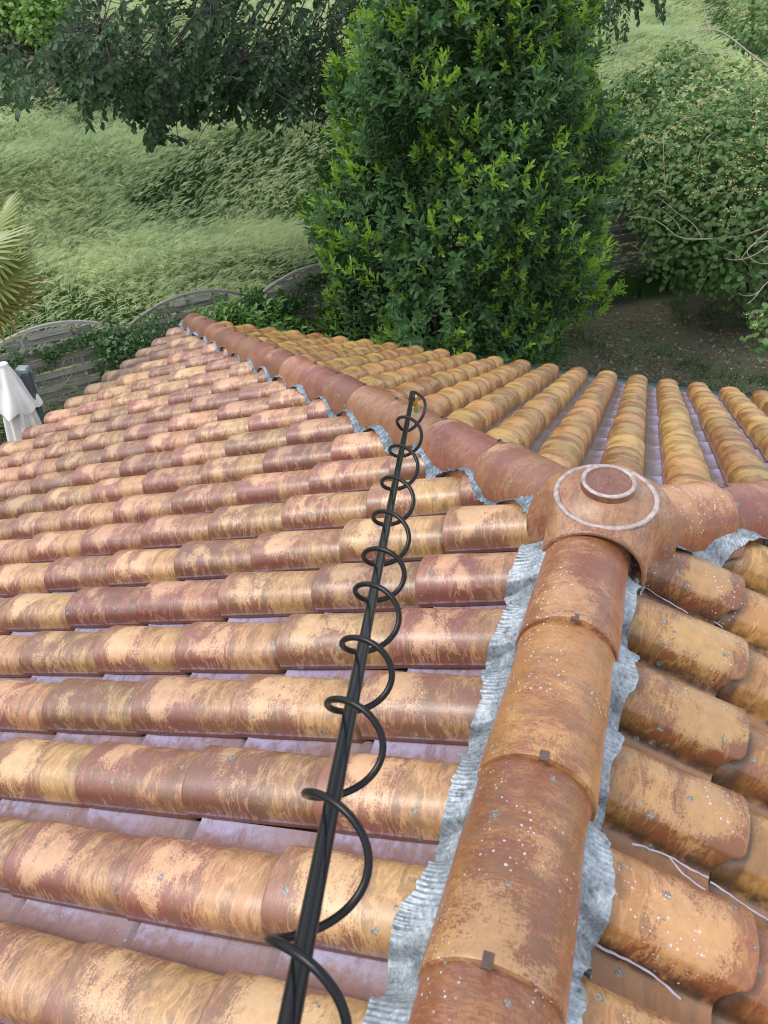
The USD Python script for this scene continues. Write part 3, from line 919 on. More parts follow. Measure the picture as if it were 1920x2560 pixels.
MAT_SOIL = M('meadow_soil', {
    'g': ('geometry', {}), 'n': ('noise_texture', {'scale': 0.35, 'detail': 5.0, 'roughness': 0.6}), 'f': ('noise_texture', {'scale': 14.0, 'detail': 5.0, 'roughness': 0.7}),
    'm': ('math', {'math_type': 'multiply'}),
    'r': ('rgb_ramp', {'ramp': [(0.12, (0.06, 0.11, 0.034)), (0.25, (0.12, 0.18, 0.06)), (0.42, (0.22, 0.27, 0.12))]}),
    'p': ('principled_bsdf', {'roughness': 0.95})},
    [('g.position', 'n.vector'), ('g.position', 'f.vector'), ('n.fac', 'm.value1'), ('f.fac', 'm.value2'), ('m.value', 'r.fac'), ('r.color', 'p.base_color')])
MAT_MULCH = M('garden_mulch', {
    'g': ('geometry', {}), 'n': ('noise_texture', {'scale': 0.9, 'detail': 4.0, 'roughness': 0.6}),
    'f': ('noise_texture', {'scale': 22.0, 'detail': 6.0, 'roughness': 0.75}), 'v': ('voronoi_texture', {'scale': 38.0, 'feature': 'f1'}),
    'r': ('rgb_ramp', {'ramp': [(0.28, (0.026, 0.022, 0.014)), (0.5, (0.070, 0.060, 0.038)), (0.62, (0.125, 0.108, 0.075)), (0.75, (0.28, 0.25, 0.19))]}),
    'gr': ('rgb_ramp', {'ramp': [(0.38, (0, 0, 0)), (0.62, (0.75, 0.75, 0.75))]}),
    'x': ('mix', {'color2': (0.065, 0.095, 0.032)}), 'b': ('bump', {'strength': 0.8, 'distance': 0.02}),
    'p': ('principled_bsdf', {'roughness': 0.92})},
    [('g.position', 'n.vector'), ('g.position', 'f.vector'), ('g.position', 'v.vector'), ('f.fac', 'r.fac'), ('n.fac', 'gr.fac'), ('gr.color', 'x.fac'),
     ('r.color', 'x.color1'), ('x.color', 'p.base_color'), ('v.distance', 'b.height'), ('b.normal', 'p.normal')])

gx = np.linspace(-1, 1, 60); gx = np.sign(gx) * np.abs(gx) ** 2.2 * 260
GX, GY = np.meshgrid(gx, gx + 6, indexing='ij')
gz_ = np.full_like(GX, GZ) - 0.03 + 0.03 * meshkit.noise(np.stack([GX, GY, GX * 0], -1) * 0.8)


def grid_mesh(P):
    n, m_ = P.shape[:2]
    i = np.arange(n * m_).reshape(n, m_)
    f = np.stack([i[:-1, :-1], i[1:, :-1], i[1:, 1:], i[:-1, 1:]], -1).reshape(-1, 4)
    return P.reshape(-1, 3), f


obj('garden_ground', grid_mesh(np.stack([GX, GY, gz_], -1)), MAT_MULCH, None, smooth=True, kind='structure',
    label='bare brown garden soil with leaf litter and sparse grass', cat='ground')
ss_ = np.r_[np.linspace(-120, -14, 24), np.linspace(-12, 26, 120), np.linspace(30, 150, 24)]
dd_ = np.r_[np.linspace(0.05, 44, 130), np.linspace(47, 240, 40)]
SS, DD = np.meshgrid(ss_, dd_, indexing='ij')
mv, mf = grid_mesh(hill_point(SS, DD))
if np.cross(mv[mf[0, 1]] - mv[mf[0, 0]], mv[mf[0, 2]] - mv[mf[0, 0]])[2] < 0:
    mf = mf[:, ::-1]
obj('meadow', (mv, mf), MAT_SOIL, None, smooth=True, kind='structure', label='rough hillside meadow rising beyond the garden fence', cat='hillside')


# ------------------------------------------------------------------ leaves
def leaf_mat(name, stops, rough=0.42, trans=0.25, spec=0.5, vary=0.0):
    nodes = {'g': ('geometry', {}), 'r': ('rgb_ramp', {'ramp': stops}),
             'p': ('principled_bsdf', {'roughness': rough, 'specular_ior_level': spec}), 't': ('translucent_bsdf', {}),
             'h': ('hsv', {'fac': 1.0, 'hue': 0.49, 'saturation': 1.05, 'value': 1.5}), 'm': ('mix_closure', {'fac': trans})}
    links = [('g.random_per_island', 'r.fac'), ('r.color', 'p.base_color'), ('r.color', 'h.color'), ('h.color', 't.color'), ('p.BSDF', 'm.closure1'), ('t.BSDF', 'm.closure2')]
    if vary:
        nodes['pn'] = ('noise_texture', {'scale': 0.32, 'detail': 3.0, 'roughness': 0.55})
        nodes['pr'] = ('rgb_ramp', {'ramp': [(0.36, (1 - vary, 1 - 0.55 * vary, 1 - 0.6 * vary)), (0.64, (1 + vary * 0.40, 1 + 0.42 * vary, 1 + 0.35 * vary))]})
        nodes['pm'] = ('mix_color', {'blend_type': 'multiply', 'fac': 1.0})
        links = [l for l in links if l[0] != 'r.color'] + [('g.position', 'pn.vector'), ('pn.fac', 'pr.fac'), ('r.color', 'pm.a'), ('pr.color', 'pm.b'), ('pm.result', 'p.base_color'), ('pm.result', 'h.color')]
    return M(name, nodes, links, surface='m.closure')


LANCE = (np.array([(0, 0, 0), (0.28, 0.36, 0.05), (0.28, 0, -0.02), (0.28, -0.36, 0.05), (0.66, 0.40, 0.02), (0.66, 0, -0.06), (0.66, -0.40, 0.02), (1.0, 0, -0.16)]),
         np.array([(0, 2, 1), (0, 3, 2), (1, 2, 5), (1, 5, 4), (2, 3, 6), (2, 6, 5), (4, 5, 7), (5, 6, 7)]))
OVAL = (np.array([(0, 0, 0), (0.22, 0.42, 0.04), (0.6, 0.50, 0.02), (0.88, 0.24, -0.05), (1.02, 0, -0.10), (0.88, -0.24, -0.05), (0.6, -0.50, 0.02), (0.22, -0.42, 0.04), (0.5, 0, -0.05)]),
        np.array([(0, 8, 1), (1, 8, 2), (2, 8, 3), (3, 8, 4), (4, 8, 5), (5, 8, 6), (6, 8, 7), (7, 8, 0)]))
IVY = (np.array([(0, 0, 0), (-0.08, 0.42, 0), (0.30, 0.62, -0.04), (0.42, 0.24, 0.02), (1.0, 0, -0.10), (0.42, -0.24, 0.02), (0.30, -0.62, -0.04), (-0.08, -0.42, 0), (0.3, 0, -0.03)]),
       np.array([(0, 8, 1), (1, 8, 2), (2, 8, 3), (3, 8, 4), (4, 8, 5), (5, 8, 6), (6, 8, 7), (7, 8, 0)]))
BLOB = (np.array([(0, 0, 0), (0.5, 0.5, 0), (1, 0, 0), (0.5, -0.5, 0)]), np.array([(0, 1, 2), (0, 2, 3)]))


def leaves(tmpl, pos, along, nrm, length, width):
    v, f = tmpl
    pos = np.asarray(pos, float); n = len(pos)
    al = unit(along)
    si = unit(np.cross(nrm, al))
    up = np.cross(al, si)
    L = np.broadcast_to(np.asarray(length, float), n)[:, None, None]
    Wd = np.broadcast_to(np.asarray(width, float), n)[:, None, None]
    out = pos[:, None] + v[None, :, 0:1] * L * al[:, None] + v[None, :, 1:2] * Wd * si[:, None] + v[None, :, 2:3] * L * up[:, None]
    ff = f[None] + (np.arange(n) * len(v))[:, None, None]
    return out.reshape(-1, 3), ff.reshape(-1, 3)


def rdir(r, n):
    return unit(r.normal(size=(n, 3)))


MAT_LAUREL = leaf_mat('laurel_leaf', [(0, (0.040, 0.090, 0.027)), (0.5, (0.092, 0.172, 0.045)), (0.85, (0.150, 0.255, 0.058)), (1, (0.21, 0.33, 0.065))], rough=0.46, trans=0.25, spec=0.28)
MAT_LAUREL_Y = leaf_mat('laurel_new_leaf', [(0, (0.14, 0.25, 0.030)), (0.6, (0.26, 0.40, 0.046)), (1, (0.40, 0.52, 0.08))], rough=0.45, trans=0.38, spec=0.35)
MAT_ELM = leaf_mat('overhanging_leaf', [(0, (0.028, 0.060, 0.022)), (0.6, (0.060, 0.122, 0.040)), (0.93, (0.115, 0.20, 0.065)), (1, (0.21, 0.29, 0.07))], rough=0.5, trans=0.25, spec=0.25)
MAT_ROUND = leaf_mat('shrub_leaf', [(0, (0.080, 0.150, 0.042)), (0.5, (0.170, 0.285, 0.072)), (0.9, (0.28, 0.41, 0.11)), (1, (0.36, 0.48, 0.16))], rough=0.5, trans=0.3, spec=0.35)
MAT_FLOWER = leaf_mat('cream_flower', [(0, (0.36, 0.36, 0.15)), (0.7, (0.55, 0.50, 0.25)), (0.92, (0.62, 0.55, 0.34)), (1, (0.85, 0.85, 0.78))], rough=0.8, trans=0.2)
MAT_IVY = leaf_mat('ivy_leaf', [(0, (0.034, 0.080, 0.018)), (0.6, (0.095, 0.20, 0.036)), (0.9, (0.18, 0.32, 0.05)), (1, (0.36, 0.44, 0.07))], rough=0.40, trans=0.15)
MAT_PALM = leaf_mat('palm_leaf', [(0, (0.14, 0.17, 0.035)), (0.6, (0.25, 0.28, 0.06)), (1, (0.38, 0.38, 0.10))], rough=0.45, trans=0.2)
MAT_PALM_DRY = leaf_mat('palm_leaf_dry', [(0, (0.16, 0.13, 0.03)), (0.5, (0.33, 0.21, 0.035)), (1, (0.36, 0.15, 0.03))], rough=0.5, trans=0.2)
MAT_BARK_DARK = plain('dark_bark', (0.030, 0.025, 0.020), 0.9, var=0.3, scale=14.0)
MAT_FAR_A = leaf_mat('far_tree_leaf', [(0, (0.09, 0.18, 0.022)), (1, (0.24, 0.38, 0.06))], rough=0.6, trans=0.3)
MAT_FAR_B = leaf_mat('far_olive_leaf', [(0, (0.05, 0.07, 0.035)), (0.7, (0.16, 0.18, 0.10)), (1, (0.33, 0.33, 0.22))], rough=0.6, trans=0.2)
MAT_WEED = leaf_mat('weed_leaf', [(0, (0.030, 0.075, 0.018)), (1, (0.075, 0.145, 0.035))], rough=0.6, trans=0.3)


def branch_mesh(paths, r0, r1, sides=6):
    return cat_meshes([tube(p, np.linspace(a, b, len(p)), sides, caps=False) for p, a, b in zip(paths, r0, r1)])


# ------------------------------------------------------------------ laurel
def laurel():
    r = np.random.default_rng(21)
    base = at_z(1165, 700, GZ)
    ax = at(1150, 600, 11.0)
    base = np.array([ax[0], ax[1], GZ])
    H = 6.9
    t = thing('laurel_tree', 'big dense laurel with lime green shoot tips standing between fence and hip end', 'tree', base)
    # trunk and limbs
    paths, a0, a1 = [], [], []
    for k in range(9):
        ang = k * 2.4 + r.uniform(0, 0.6)
        tip = np.array([math.cos(ang) * r.uniform(0.5, 1.2), math.sin(ang) * r.uniform(0.5, 1.2), r.uniform(3.2, 6.0)])
        if k > 5: continue
        paths.append(spline([[0.1 * math.cos(ang), 0.1 * math.sin(ang), -0.1], tip * np.array([0.35, 0.35, 0.3]), tip * np.array([0.7, 0.7, 0.65]), tip], 9))
        a0.append(0.06); a1.append(0.012)
    obj('trunk', branch_mesh(paths, a0, a1), MAT_BARK, t, smooth=True)
    # shoots over and inside an uneven envelope
    n = 6400
    z = r.uniform(0.02, 1.0, n) * H
    ang = r.uniform(0, 2 * np.pi, n)
    prof = np.interp(z / H, [0, 0.06, 0.25, 0.45, 0.60, 0.75, 1.0], [1.25, 1.58, 1.84, 1.84, 1.62, 1.34, 0.6])
    lump = 0.56 + 0.92 * meshkit.fbm(np.c_[np.cos(ang) * 2.0, np.sin(ang) * 2.0, z * 1.15] + 3, 3, 2)
    depth = np.where(r.random(n) < 0.72, r.uniform(0.90, 1.02, n), r.uniform(0.45, 0.92, n))
    rad = prof * lump * depth
    P = np.c_[np.cos(ang) * rad, np.sin(ang) * rad, z + 0.10 * r.normal(size=n)]
    out = np.c_[np.cos(ang), np.sin(ang), np.zeros(n)]
    patch = meshkit.fbm(np.c_[P * 1.9 + 7], 2, 6)
    D = unit(out * r.uniform(0.35, 1.0, n)[:, None] + np.array([0, 0, 1.0]) * r.uniform(0.35, 1.1, n)[:, None] + r.normal(size=(n, 3)) * 0.28)
    old_p, old_d, old_n, old_l, new_p, new_d, new_n, new_l, st = [], [], [], [], [], [], [], [], []
    for i in range(n):
        L = r.uniform(0.20, 0.38)
        d = D[i]
        s1 = unit(np.cross(d, [0.3, 0.2, 1.0])); s2 = np.cross(d, s1)
        k = int(r.integers(11, 16))
        fresh = depth[i] > 0.86 and r.random() < 2.2 * (patch[i] - 0.33) + 0.16 * z[i] / H
        nnew = int(r.integers(7, 11)) if fresh else 0
        for j in range(k):
            h = j / (k - 1)
            a_ = j * 2.4 + i
            side = s1 * math.cos(a_) + s2 * math.sin(a_)
            up = 0.45 + 1.15 * h
            q_ = unit(side + d * up)
            p = P[i] + d * L * (h - 0.5)
            if j >= k - nnew:
                q_ = unit(side * 0.62 + d * (0.55 + 0.9 * h) + r.normal(size=3) * 0.12)
                new_p.append(p); new_d.append(q_); new_n.append(d - q_ * (d @ q_) + 1e-3 * s1); new_l.append(r.uniform(0.085, 0.140) * (1.15 - 0.35 * h))
            else:
                q_ = unit(q_ + np.array([0, 0, -0.18]))
                old_p.append(p); old_d.append(q_); old_n.append(d - q_ * (d @ q_) + 1e-3 * s1); old_l.append(r.uniform(0.095, 0.155))
    old_l, new_l = np.array(old_l), np.array(new_l)
    obj('foliage', leaves(LANCE, old_p, old_d, np.array(old_n), old_l, old_l * r.uniform(0.38, 0.54, len(old_l))), MAT_LAUREL, t, kind='stuff', label='dark green older leaves')
    obj('new_shoots', leaves(LANCE, new_p, new_d, np.array(new_n), new_l, new_l * r.uniform(0.36, 0.46, len(new_l))), MAT_LAUREL_Y, t, kind='stuff', label='lime green young leaves')


laurel()


# ------------------------------------------------------------------ the big tree whose branches hang in from above
def overhang():
    r = np.random.default_rng(31)
    tb = hill_point(np.array(9.6), np.array(4.6))
    t = thing('overhanging_tree', 'large dark leaved tree whose drooping branches hang into the picture from above', 'tree', tb)
    R0 = lambda p: np.asarray(p) - tb
    top = tb + np.array([-0.3, -0.4, 5.2])
    trunk = spline([tb + [0, 0, -0.3], tb + [-0.1, 0, 2.0], top, top + [-0.2, 0.2, 3.0]], 14)
    paths, a0, a1 = [R0(trunk)], [0.30], [0.16]
    # lower outline of the hanging canopy, as seen from the roof
    ox = np.array([-60, 0, 40, 70, 100, 150, 185, 215, 240, 275, 300, 335, 360, 383, 405, 450, 500, 560, 600, 650, 690, 745, 800, 770, 830, 860, 885])
    oy = np.array([250, 285, 315, 310, 240, 255, 262, 330, 335, 285, 300, 345, 350, 392, 345, 335, 318, 300, 335, 345, 342, 322, 338, 300, 285, 195, 120])
    o_ = np.argsort(ox); ox, oy = ox[o_], oy[o_]
    lp, ld, ln, ll = [], [], [], []
    ends = []

    def spray(tip, back, length, n):
        """one leafy drooping twig that ends at tip"""
        st = tip + back * length
        mid = (st + tip) / 2 + np.array([0, 0, 0.16 * length])
        pth = spline([st, mid, tip], 9)
        paths.append(R0(pth)); a0.append(0.0055); a1.append(0.0015)
        ends.append(st)
        hs = np.linspace(0.06, 1.0, n)
        pp = np.stack([np.interp(hs, np.linspace(0, 1, 9), pth[:, k]) for k in range(3)], -1)
        tn = unit(np.gradient(pp, axis=0))
        sd = unit(np.cross(tn, [0, 0, 1.0]) + 1e-6)
        for j in range(n):
            q_ = unit(tn[j] * 0.55 + sd[j] * (1 if j % 2 else -1) * 0.8 + np.array([0, 0, -0.28]) + r.normal(size=3) * 0.34)
            lp.append(pp[j]); ld.append(q_); ln.append(unit(np.array([0, 0, 1.0]) + r.normal(size=3) * 0.6)); ll.append(r.uniform(0.07, 0.115))

    cnt = 0
    while cnt < 500:
        px = r.uniform(-80, 885)
        yb = np.interp(px, ox, oy)
        dens = np.interp(px, [-80, 90, 130, 250, 420, 700, 800, 885], [0.30, 0.30, 0.62, 0.85, 1.0, 1.0, 0.9, 0.7])
        if r.random() > dens: continue
        py = yb - abs(r.normal(0, 1)) * 95 if r.random() < 0.5 else r.uniform(-260, yb - 10)
        py = min(py, yb - 4)
        if px < 120 and py < 195: continue
        if px < 230 and py < 60: continue
        dep = np.interp(px, [-80, 300, 885], [9.0, 10.2, 12.0]) + r.uniform(-1.3, 1.3)
        tip = at(px, py, dep)
        back = unit(unit(top + np.array([0, 0, -1.0]) - tip) * 0.85 + np.array([0, 0, r.uniform(0.15, 0.75)]) + r.normal(size=3) * 0.42)
        spray(tip, back, r.uniform(0.45, 0.95), int(r.integers(20, 32)))
        cnt += 1
    # a hanging spray to the right of the laurel
    for _ in range(46):
        px, py = (r.uniform(1545, 1660), r.uniform(-60, 55)) if r.random() < 0.6 else (r.uniform(1470, 1560), r.uniform(20, 130))
        tip = at(px, py, 13.2 + r.uniform(-0.6, 0.6))
        spray(tip, unit(np.array([-0.5, 0.3, 0.8]) + r.normal(size=3) * 0.3), r.uniform(0.35, 0.7), 18)
    # canopy above the frame, coarser
    for _ in range(150):
        u = unit(r.normal(size=3)); u[2] = abs(u[2]) * 0.6
        tip = top + u * np.array([6.2, 6.2, 4.5]) * r.uniform(0.55, 1.0) + np.array([-2.2, -1.8, 0.6])
        c_ = tip - CAM
        if (c_ @ FWD) > 0.5 and (c_ @ DOWN) / (c_ @ FWD) * FPX + 1280 > -330: continue
        spray(tip, unit(unit(top - tip) + np.array([0, 0, 0.5])), r.uniform(0.7, 1.3), 22)
    # limbs that carry the sprays
    E_ = np.array(ends)
    hubs = E_[r.permutation(len(E_))[:46]]
    for h in hubs:
        mid = top * 0.45 + h * 0.55 + np.array([0, 0, 0.9])
        q0 = top + np.array([0, 0, r.uniform(-1.2, 1.6)])
        paths.append(R0(spline([q0, (q0 + mid) / 2 + [0, 0, 0.35], mid, h], 14))); a0.append(0.045); a1.append(0.006)
    for e in E_:
        k = np.argmin(((hubs - e) ** 2).sum(1))
        if 0.05 < np.linalg.norm(hubs[k] - e) < 2.2:
            m_ = (hubs[k] + e) / 2 + np.array([0, 0, 0.10])
            paths.append(R0(spline([hubs[k], m_, e], 5))); a0.append(0.007); a1.append(0.0045)
    obj('trunk', branch_mesh(paths[:1], a0[:1], a1[:1], 14), MAT_BARK_DARK, t, smooth=True)
    obj('branches', branch_mesh(paths[1:], a0[1:], a1[1:], 5), MAT_BARK_DARK, t, smooth=True)
    ll = np.array(ll)
    obj('crown', leaves(OVAL, R0(lp), np.array(ld), np.array(ln), ll, ll * 0.66), MAT_ELM, t, kind='stuff')


overhang()


# ------------------------------------------------------------------ flowering shrub on the right
def blob_leaves(r, centre, rad, n, length, tmpl=OVAL, flat=0.8, shell_=0.8):
    u = rdir(r, n)
    lump = 0.72 + 0.6 * meshkit.fbm(u * 1.9 + centre, 3, 4)
    rr = np.where(r.random(n) < shell_, r.uniform(0.82, 1.03, n), r.uniform(0.35, 0.85, n))
    p = centre + u * rad * (lump * rr)[:, None]
    nrm = unit(u * 0.8 + np.array([0, 0, 0.8]) + r.normal(size=(n, 3)) * 0.45)
    al = unit(np.cross(nrm, r.normal(size=(n, 3))) + np.array([0, 0, -0.15]))
    return p, al, nrm, r.uniform(length * 0.7, length * 1.2, n)


def shrub():
    r = np.random.default_rng(41)
    base = np.array([2.5, 13.2, GZ])
    t = thing('flowering_shrub', 'wide shrub with rounded leaves, cream flower heads and bare grey twigs at the right', 'shrub', base)
    blobs = [(1640, 300, 14.2, 0.95), (1745, 280, 14.4, 1.0), (1860, 330, 14.0, 1.15), (1625, 400, 13.8, 0.8), (1700, 430, 13.4, 1.15), (1810, 450, 13.2, 1.3), (1930, 430, 13.0, 1.5),
             (1560, 360, 14.4, 0.75), (1700, 530, 13.0, 0.8), (1760, 560, 13.0, 1.1), (1880, 560, 12.6, 1.25), (1985, 560, 12.5, 1.4), (1830, 620, 12.6, 0.6),
             (1970, 330, 13.8, 1.0), (1880, 60, 14.0, 0.45), (1930, 90, 14.0, 0.4), (1560, 215, 14.9, 0.30), (1610, 205, 14.8, 0.32), (1690, 160, 14.8, 0.45), (1930, 820, 10.6, 0.34)]
    P, A, N, Ln = [], [], [], []
    FP, FA_, FN_, FL = [], [], [], []
    for px, py, dep, rad in blobs:
        c = at(px, py, dep)
        n = int(900 * rad ** 2) + 90
        p, al, nr, ln = blob_leaves(r, c, rad, n, 0.105)
        P.append(p); A.append(al); N.append(nr); Ln.append(ln)
        nf = int(34 * rad ** 2) + 2
        u = rdir(r, nf); u[:, 2] = np.abs(u[:, 2]); u = unit(u + np.array([-0.1, -0.5, 0.3]))
        for q_ in u:
            k = int(r.integers(10, 20))
            fc = c + q_ * rad * r.uniform(0.9, 1.08)
            off = r.normal(size=(k, 3)) * np.array([0.035, 0.035, 0.014])
            FP.append(fc + off); FN_.append(unit(np.tile([0, 0, 1.0], (k, 1)) + r.normal(size=(k, 3)) * 0.5)); FA_.append(rdir(r, k)); FL.append(r.uniform(0.020, 0.036, k))
    P, A, N, Ln = map(np.concatenate, (P, A, N, Ln))
    FP, FA_, FN_, FL = map(np.concatenate, (FP, FA_, FN_, FL))
    obj('foliage', leaves(OVAL, P - base, A, N, Ln, Ln * 0.74), MAT_ROUND, t, kind='stuff')
    obj('flower_heads', leaves(BLOB, FP - base, FA_, FN_, FL, FL), MAT_FLOWER, t, kind='stuff')
    tw, a0, a1 = [], [], []

    def twig(pts, ra, rb):
        tw.append(spline([at(*q_) for q_ in pts], 16) - base); a0.append(ra); a1.append(rb)
    # grey bare branches seen against the leaves
    twig([(1990, 470, 12.0), (1870, 585, 12.0), (1735, 598, 11.9), (1690, 590, 11.8), (1650, 556, 11.8), (1600, 543, 11.7), (1571, 542, 11.7)], 0.018, 0.006)
    twig([(1700, 575, 11.9), (1690, 555, 11.9), (1655, 525, 11.8), (1640, 510, 11.8)], 0.009, 0.004)
    twig([(1752, 590, 11.9), (1720, 550, 11.9), (1690, 530, 11.8), (1655, 500, 11.9), (1625, 485, 12.0)], 0.009, 0.003)
    twig([(2010, 640, 11.6), (1930, 610, 11.6), (1880, 640, 11.5), (1835, 650, 11.5), (1810, 645, 11.5)], 0.013, 0.004)
    twig([(1990, 560, 11.6), (1905, 590, 11.5), (1870, 625, 11.5), (1850, 650, 11.4)], 0.010, 0.004)
    twig([(1960, 600, 11.6), (1890, 655, 11.5), (1915, 660, 11.5), (1940, 620, 11.5)], 0.008, 0.003)
    twig([(1960, 690, 11.2), (1905, 720, 11.2), (1885, 745, 11.2), (1868, 760, 11.2)], 0.010, 0.004)
    twig([(1905, 720, 11.2), (1870, 740, 11.2), (1846, 733, 11.2)], 0.006, 0.003)
    twig([(1990, 205, 13.2), (1910, 160, 13.2), (1840, 105, 13.1), (1790, 75, 13.1), (1735, 80, 13.1), (1700, 90, 13.1)], 0.026, 0.006)
    twig([(1775, 76, 13.1), (1765, 45, 13.1), (1760, 10, 13.1)], 0.012, 0.004)
    twig([(1840, 110, 13.1), (1790, 130, 13.0), (1730, 140, 13.0), (1690, 170, 13.0)], 0.008, 0.003)
    twig([(1990, 300, 12.6), (1860, 300, 12.6), (1760, 290, 12.6), (1700, 300, 12.6)], 0.022, 0.006)
    twig([(1790, 330, 12.4), (1745, 400, 12.3), (1750, 440, 12.3), (1800, 470, 12.2), (1830, 500, 12.2)], 0.006, 0.003)
    twig([(1620, 370, 13.0), (1608, 335, 13.0), (1605, 318, 13.0)], 0.009, 0.003)
    for _ in range(24):
        c = at(r.uniform(1580, 1940), r.uniform(260, 660), r.uniform(12.0, 13.2))
        d = unit(r.normal(size=3) + np.array([0, 0, -0.1]))
        L = r.uniform(0.4, 0.9)
        tw.append(spline([c, c + d * L * 0.5 + r.normal(size=3) * 0.05, c + d * L + np.array([0, 0, -0.10])], 7) - base); a0.append(0.005); a1.append(0.002)
    obj('bare_twigs', branch_mesh(tw, a0, a1, 5), MAT_TWIG, t, smooth=True)
    st, b0, b1 = [], [], []
    for k in range(9):
        px, py, dep, rad = blobs[k * 2]
        e = at(px, py, dep)
        f0 = base + np.array([r.normal() * 0.25, r.normal() * 0.25, -0.2])
        st.append(spline([f0, f0 * 0.55 + e * 0.45 + [0, 0, -0.3], e], 9) - base); b0.append(0.05); b1.append(0.012)
    obj('stem', branch_mesh(st, b0, b1, 7), MAT_BARK, t, smooth=True)


shrub()

# ------------------------------------------------------------------ wooden fence of arched panels
MAT_WOOD = M('weathered_wood', {
    'tc': ('texture_coordinate', {}), 'oi': ('object_info', {}), 'rv': ('combine_xyz', {}), 'rm': ('math', {'math_type': 'multiply', 'value2': 53.0}),
    'add': ('vector_math', {'math_type': 'add'}), 'mp': ('mapping', {'scale': (1.6, 30.0, 30.0)}),
    'n': ('noise_texture', {'scale': 2.2, 'detail': 6.0, 'roughness': 0.65, 'distortion': 0.4}),
    'n2': ('noise_texture', {'scale': 2.5, 'detail': 3.0}),
    'r': ('rgb_ramp', {'ramp': [(0.28, (0.070, 0.063, 0.053)), (0.5, (0.165, 0.154, 0.134)), (0.72, (0.285, 0.27, 0.24))]}),
    'gr': ('rgb_ramp', {'ramp': [(0.50, (0, 0, 0)), (0.75, (0.5, 0.5, 0.5))]}), 'x': ('mix', {'color2': (0.085, 0.095, 0.045)}),
    'h': ('hsv', {'fac': 1.0, 'hue': 0.5, 'saturation': 1.0}), 'hv': ('map_range', {'from_min': 0.0, 'from_max': 1.0, 'to_min': 0.72, 'to_max': 1.22}),
    'b': ('bump', {'strength': 0.5, 'distance': 0.003}), 'p': ('principled_bsdf', {'roughness': 0.85})},
    [('oi.random', 'rm.value1'), ('rm.value', 'rv.x'), ('rm.value', 'rv.y'), ('tc.object', 'add.vector1'), ('rv.vector', 'add.vector2'), ('add.vector', 'mp.vector'),
     ('mp.vector', 'n.vector'), ('add.vector', 'n2.vector'), ('n.fac', 'r.fac'), ('n2.fac', 'gr.fac'), ('r.color', 'x.color1'), ('gr.color', 'x.fac'),
     ('x.color', 'h.color'), ('oi.random', 'hv.value'), ('hv.result', 'h.value'), ('h.color', 'p.base_color'), ('n.fac', 'b.height'), ('b.normal', 'p.normal')])


def bevel_box(lo, hi, c=0.003):
    lo, hi = np.array(lo, float), np.array(hi, float)
    pts = []
    for sx in (0, 1):
        for sy in (0, 1):
            for sz in (0, 1):
                p = np.where([sx, sy, sz], hi, lo); s = np.where([sx, sy, sz], -1, 1) * c
                for k in range(3):
                    q_ = p + s; q_[k] = p[k]; pts.append(q_)
    return from_man(m3.Manifold.hull_points(np.array(pts)))


fence = thing('wooden_fence', 'weathered grey wooden fence of arched slatted panels between garden and meadow', 'fence', (*FA, GZ))
PITCH = 1.93
rf = np.random.default_rng(51)


def panel(origin, d2, hseed):
    """panel centred on origin; x along the fence, y towards the meadow"""
    X = np.array([d2[0], d2[1], 0.0]); Y = np.array([-d2[1], d2[0], 0.0])
    o = np.array([origin[0], origin[1], GZ + 0.04]) - np.array([*FA, GZ])
    T = frame(o, X, Y, (0, 0, 1))
    hw, side, rise = 0.90, 1.60, 0.25
    arch = lambda x: side + rise * (1 - (x / hw) ** 2)
    fr = [bevel_box((-hw, -0.022, 0), (-hw + 0.045, 0.022, side)), bevel_box((hw - 0.045, -0.022, 0), (hw, 0.022, side)), bevel_box((-hw + 0.046, -0.02, 0.0), (hw - 0.046, 0.02, 0.045))]
    xs = np.linspace(-hw, hw, 21)
    o_, i_ = [], []
    for x in xs:
        o_.append([(x, -0.026, arch(x) + 0.002), (x, -0.026, arch(x) + 0.042), (x, 0.026, arch(x) + 0.042), (x, 0.026, arch(x) + 0.002)])
    o_ = np.array(o_)
    v = o_.reshape(-1, 3); f = []
    for i in range(20):
        for k in range(4):
            a_, b_ = i * 4 + k, i * 4 + (k + 1) % 4
            f += [(a_, b_, b_ + 4), (a_, b_ + 4, a_ + 4)]
    f += [(0, 2, 1), (0, 3, 2), (80, 81, 82), (80, 82, 83)]
    fr.append((v, np.array(f)))
    for bx in (-0.36, 0.30):
        fr.append(box((bx, -0.009, 0.046), (bx + 0.045, 0.009, arch(bx) - 0.002)))
    pr = obj('fence_panel', cat_meshes(fr), MAT_WOOD, fence, xf=T)
    z, k = 0.055, 0
    while z < side + rise - 0.03:
        h = 0.086 if k % 2 == 0 else 0.104
        top_ = z + h
        if top_ > side:
            half = hw * math.sqrt(max(0.0, 1 - (top_ - side) / rise)) - 0.03
        else:
            half = hw - 0.047
        if half > 0.12:
            y0 = -0.0215 if k % 2 == 0 else 0.0105
            bb = bevel_box((-half, y0, 0), (half, y0 + 0.011, h), 0.0025)
            wob = frame((rf.normal(0, 0.002), rf.normal(0, 0.0008), z + rf.normal(0, 0.003)), (1, 0, rf.normal(0, 0.002)), (0, 1, 0), (0, 0, 1))
            obj('board', bb, MAT_WOOD, pr, xf=wob)
        z += 0.0935; k += 1


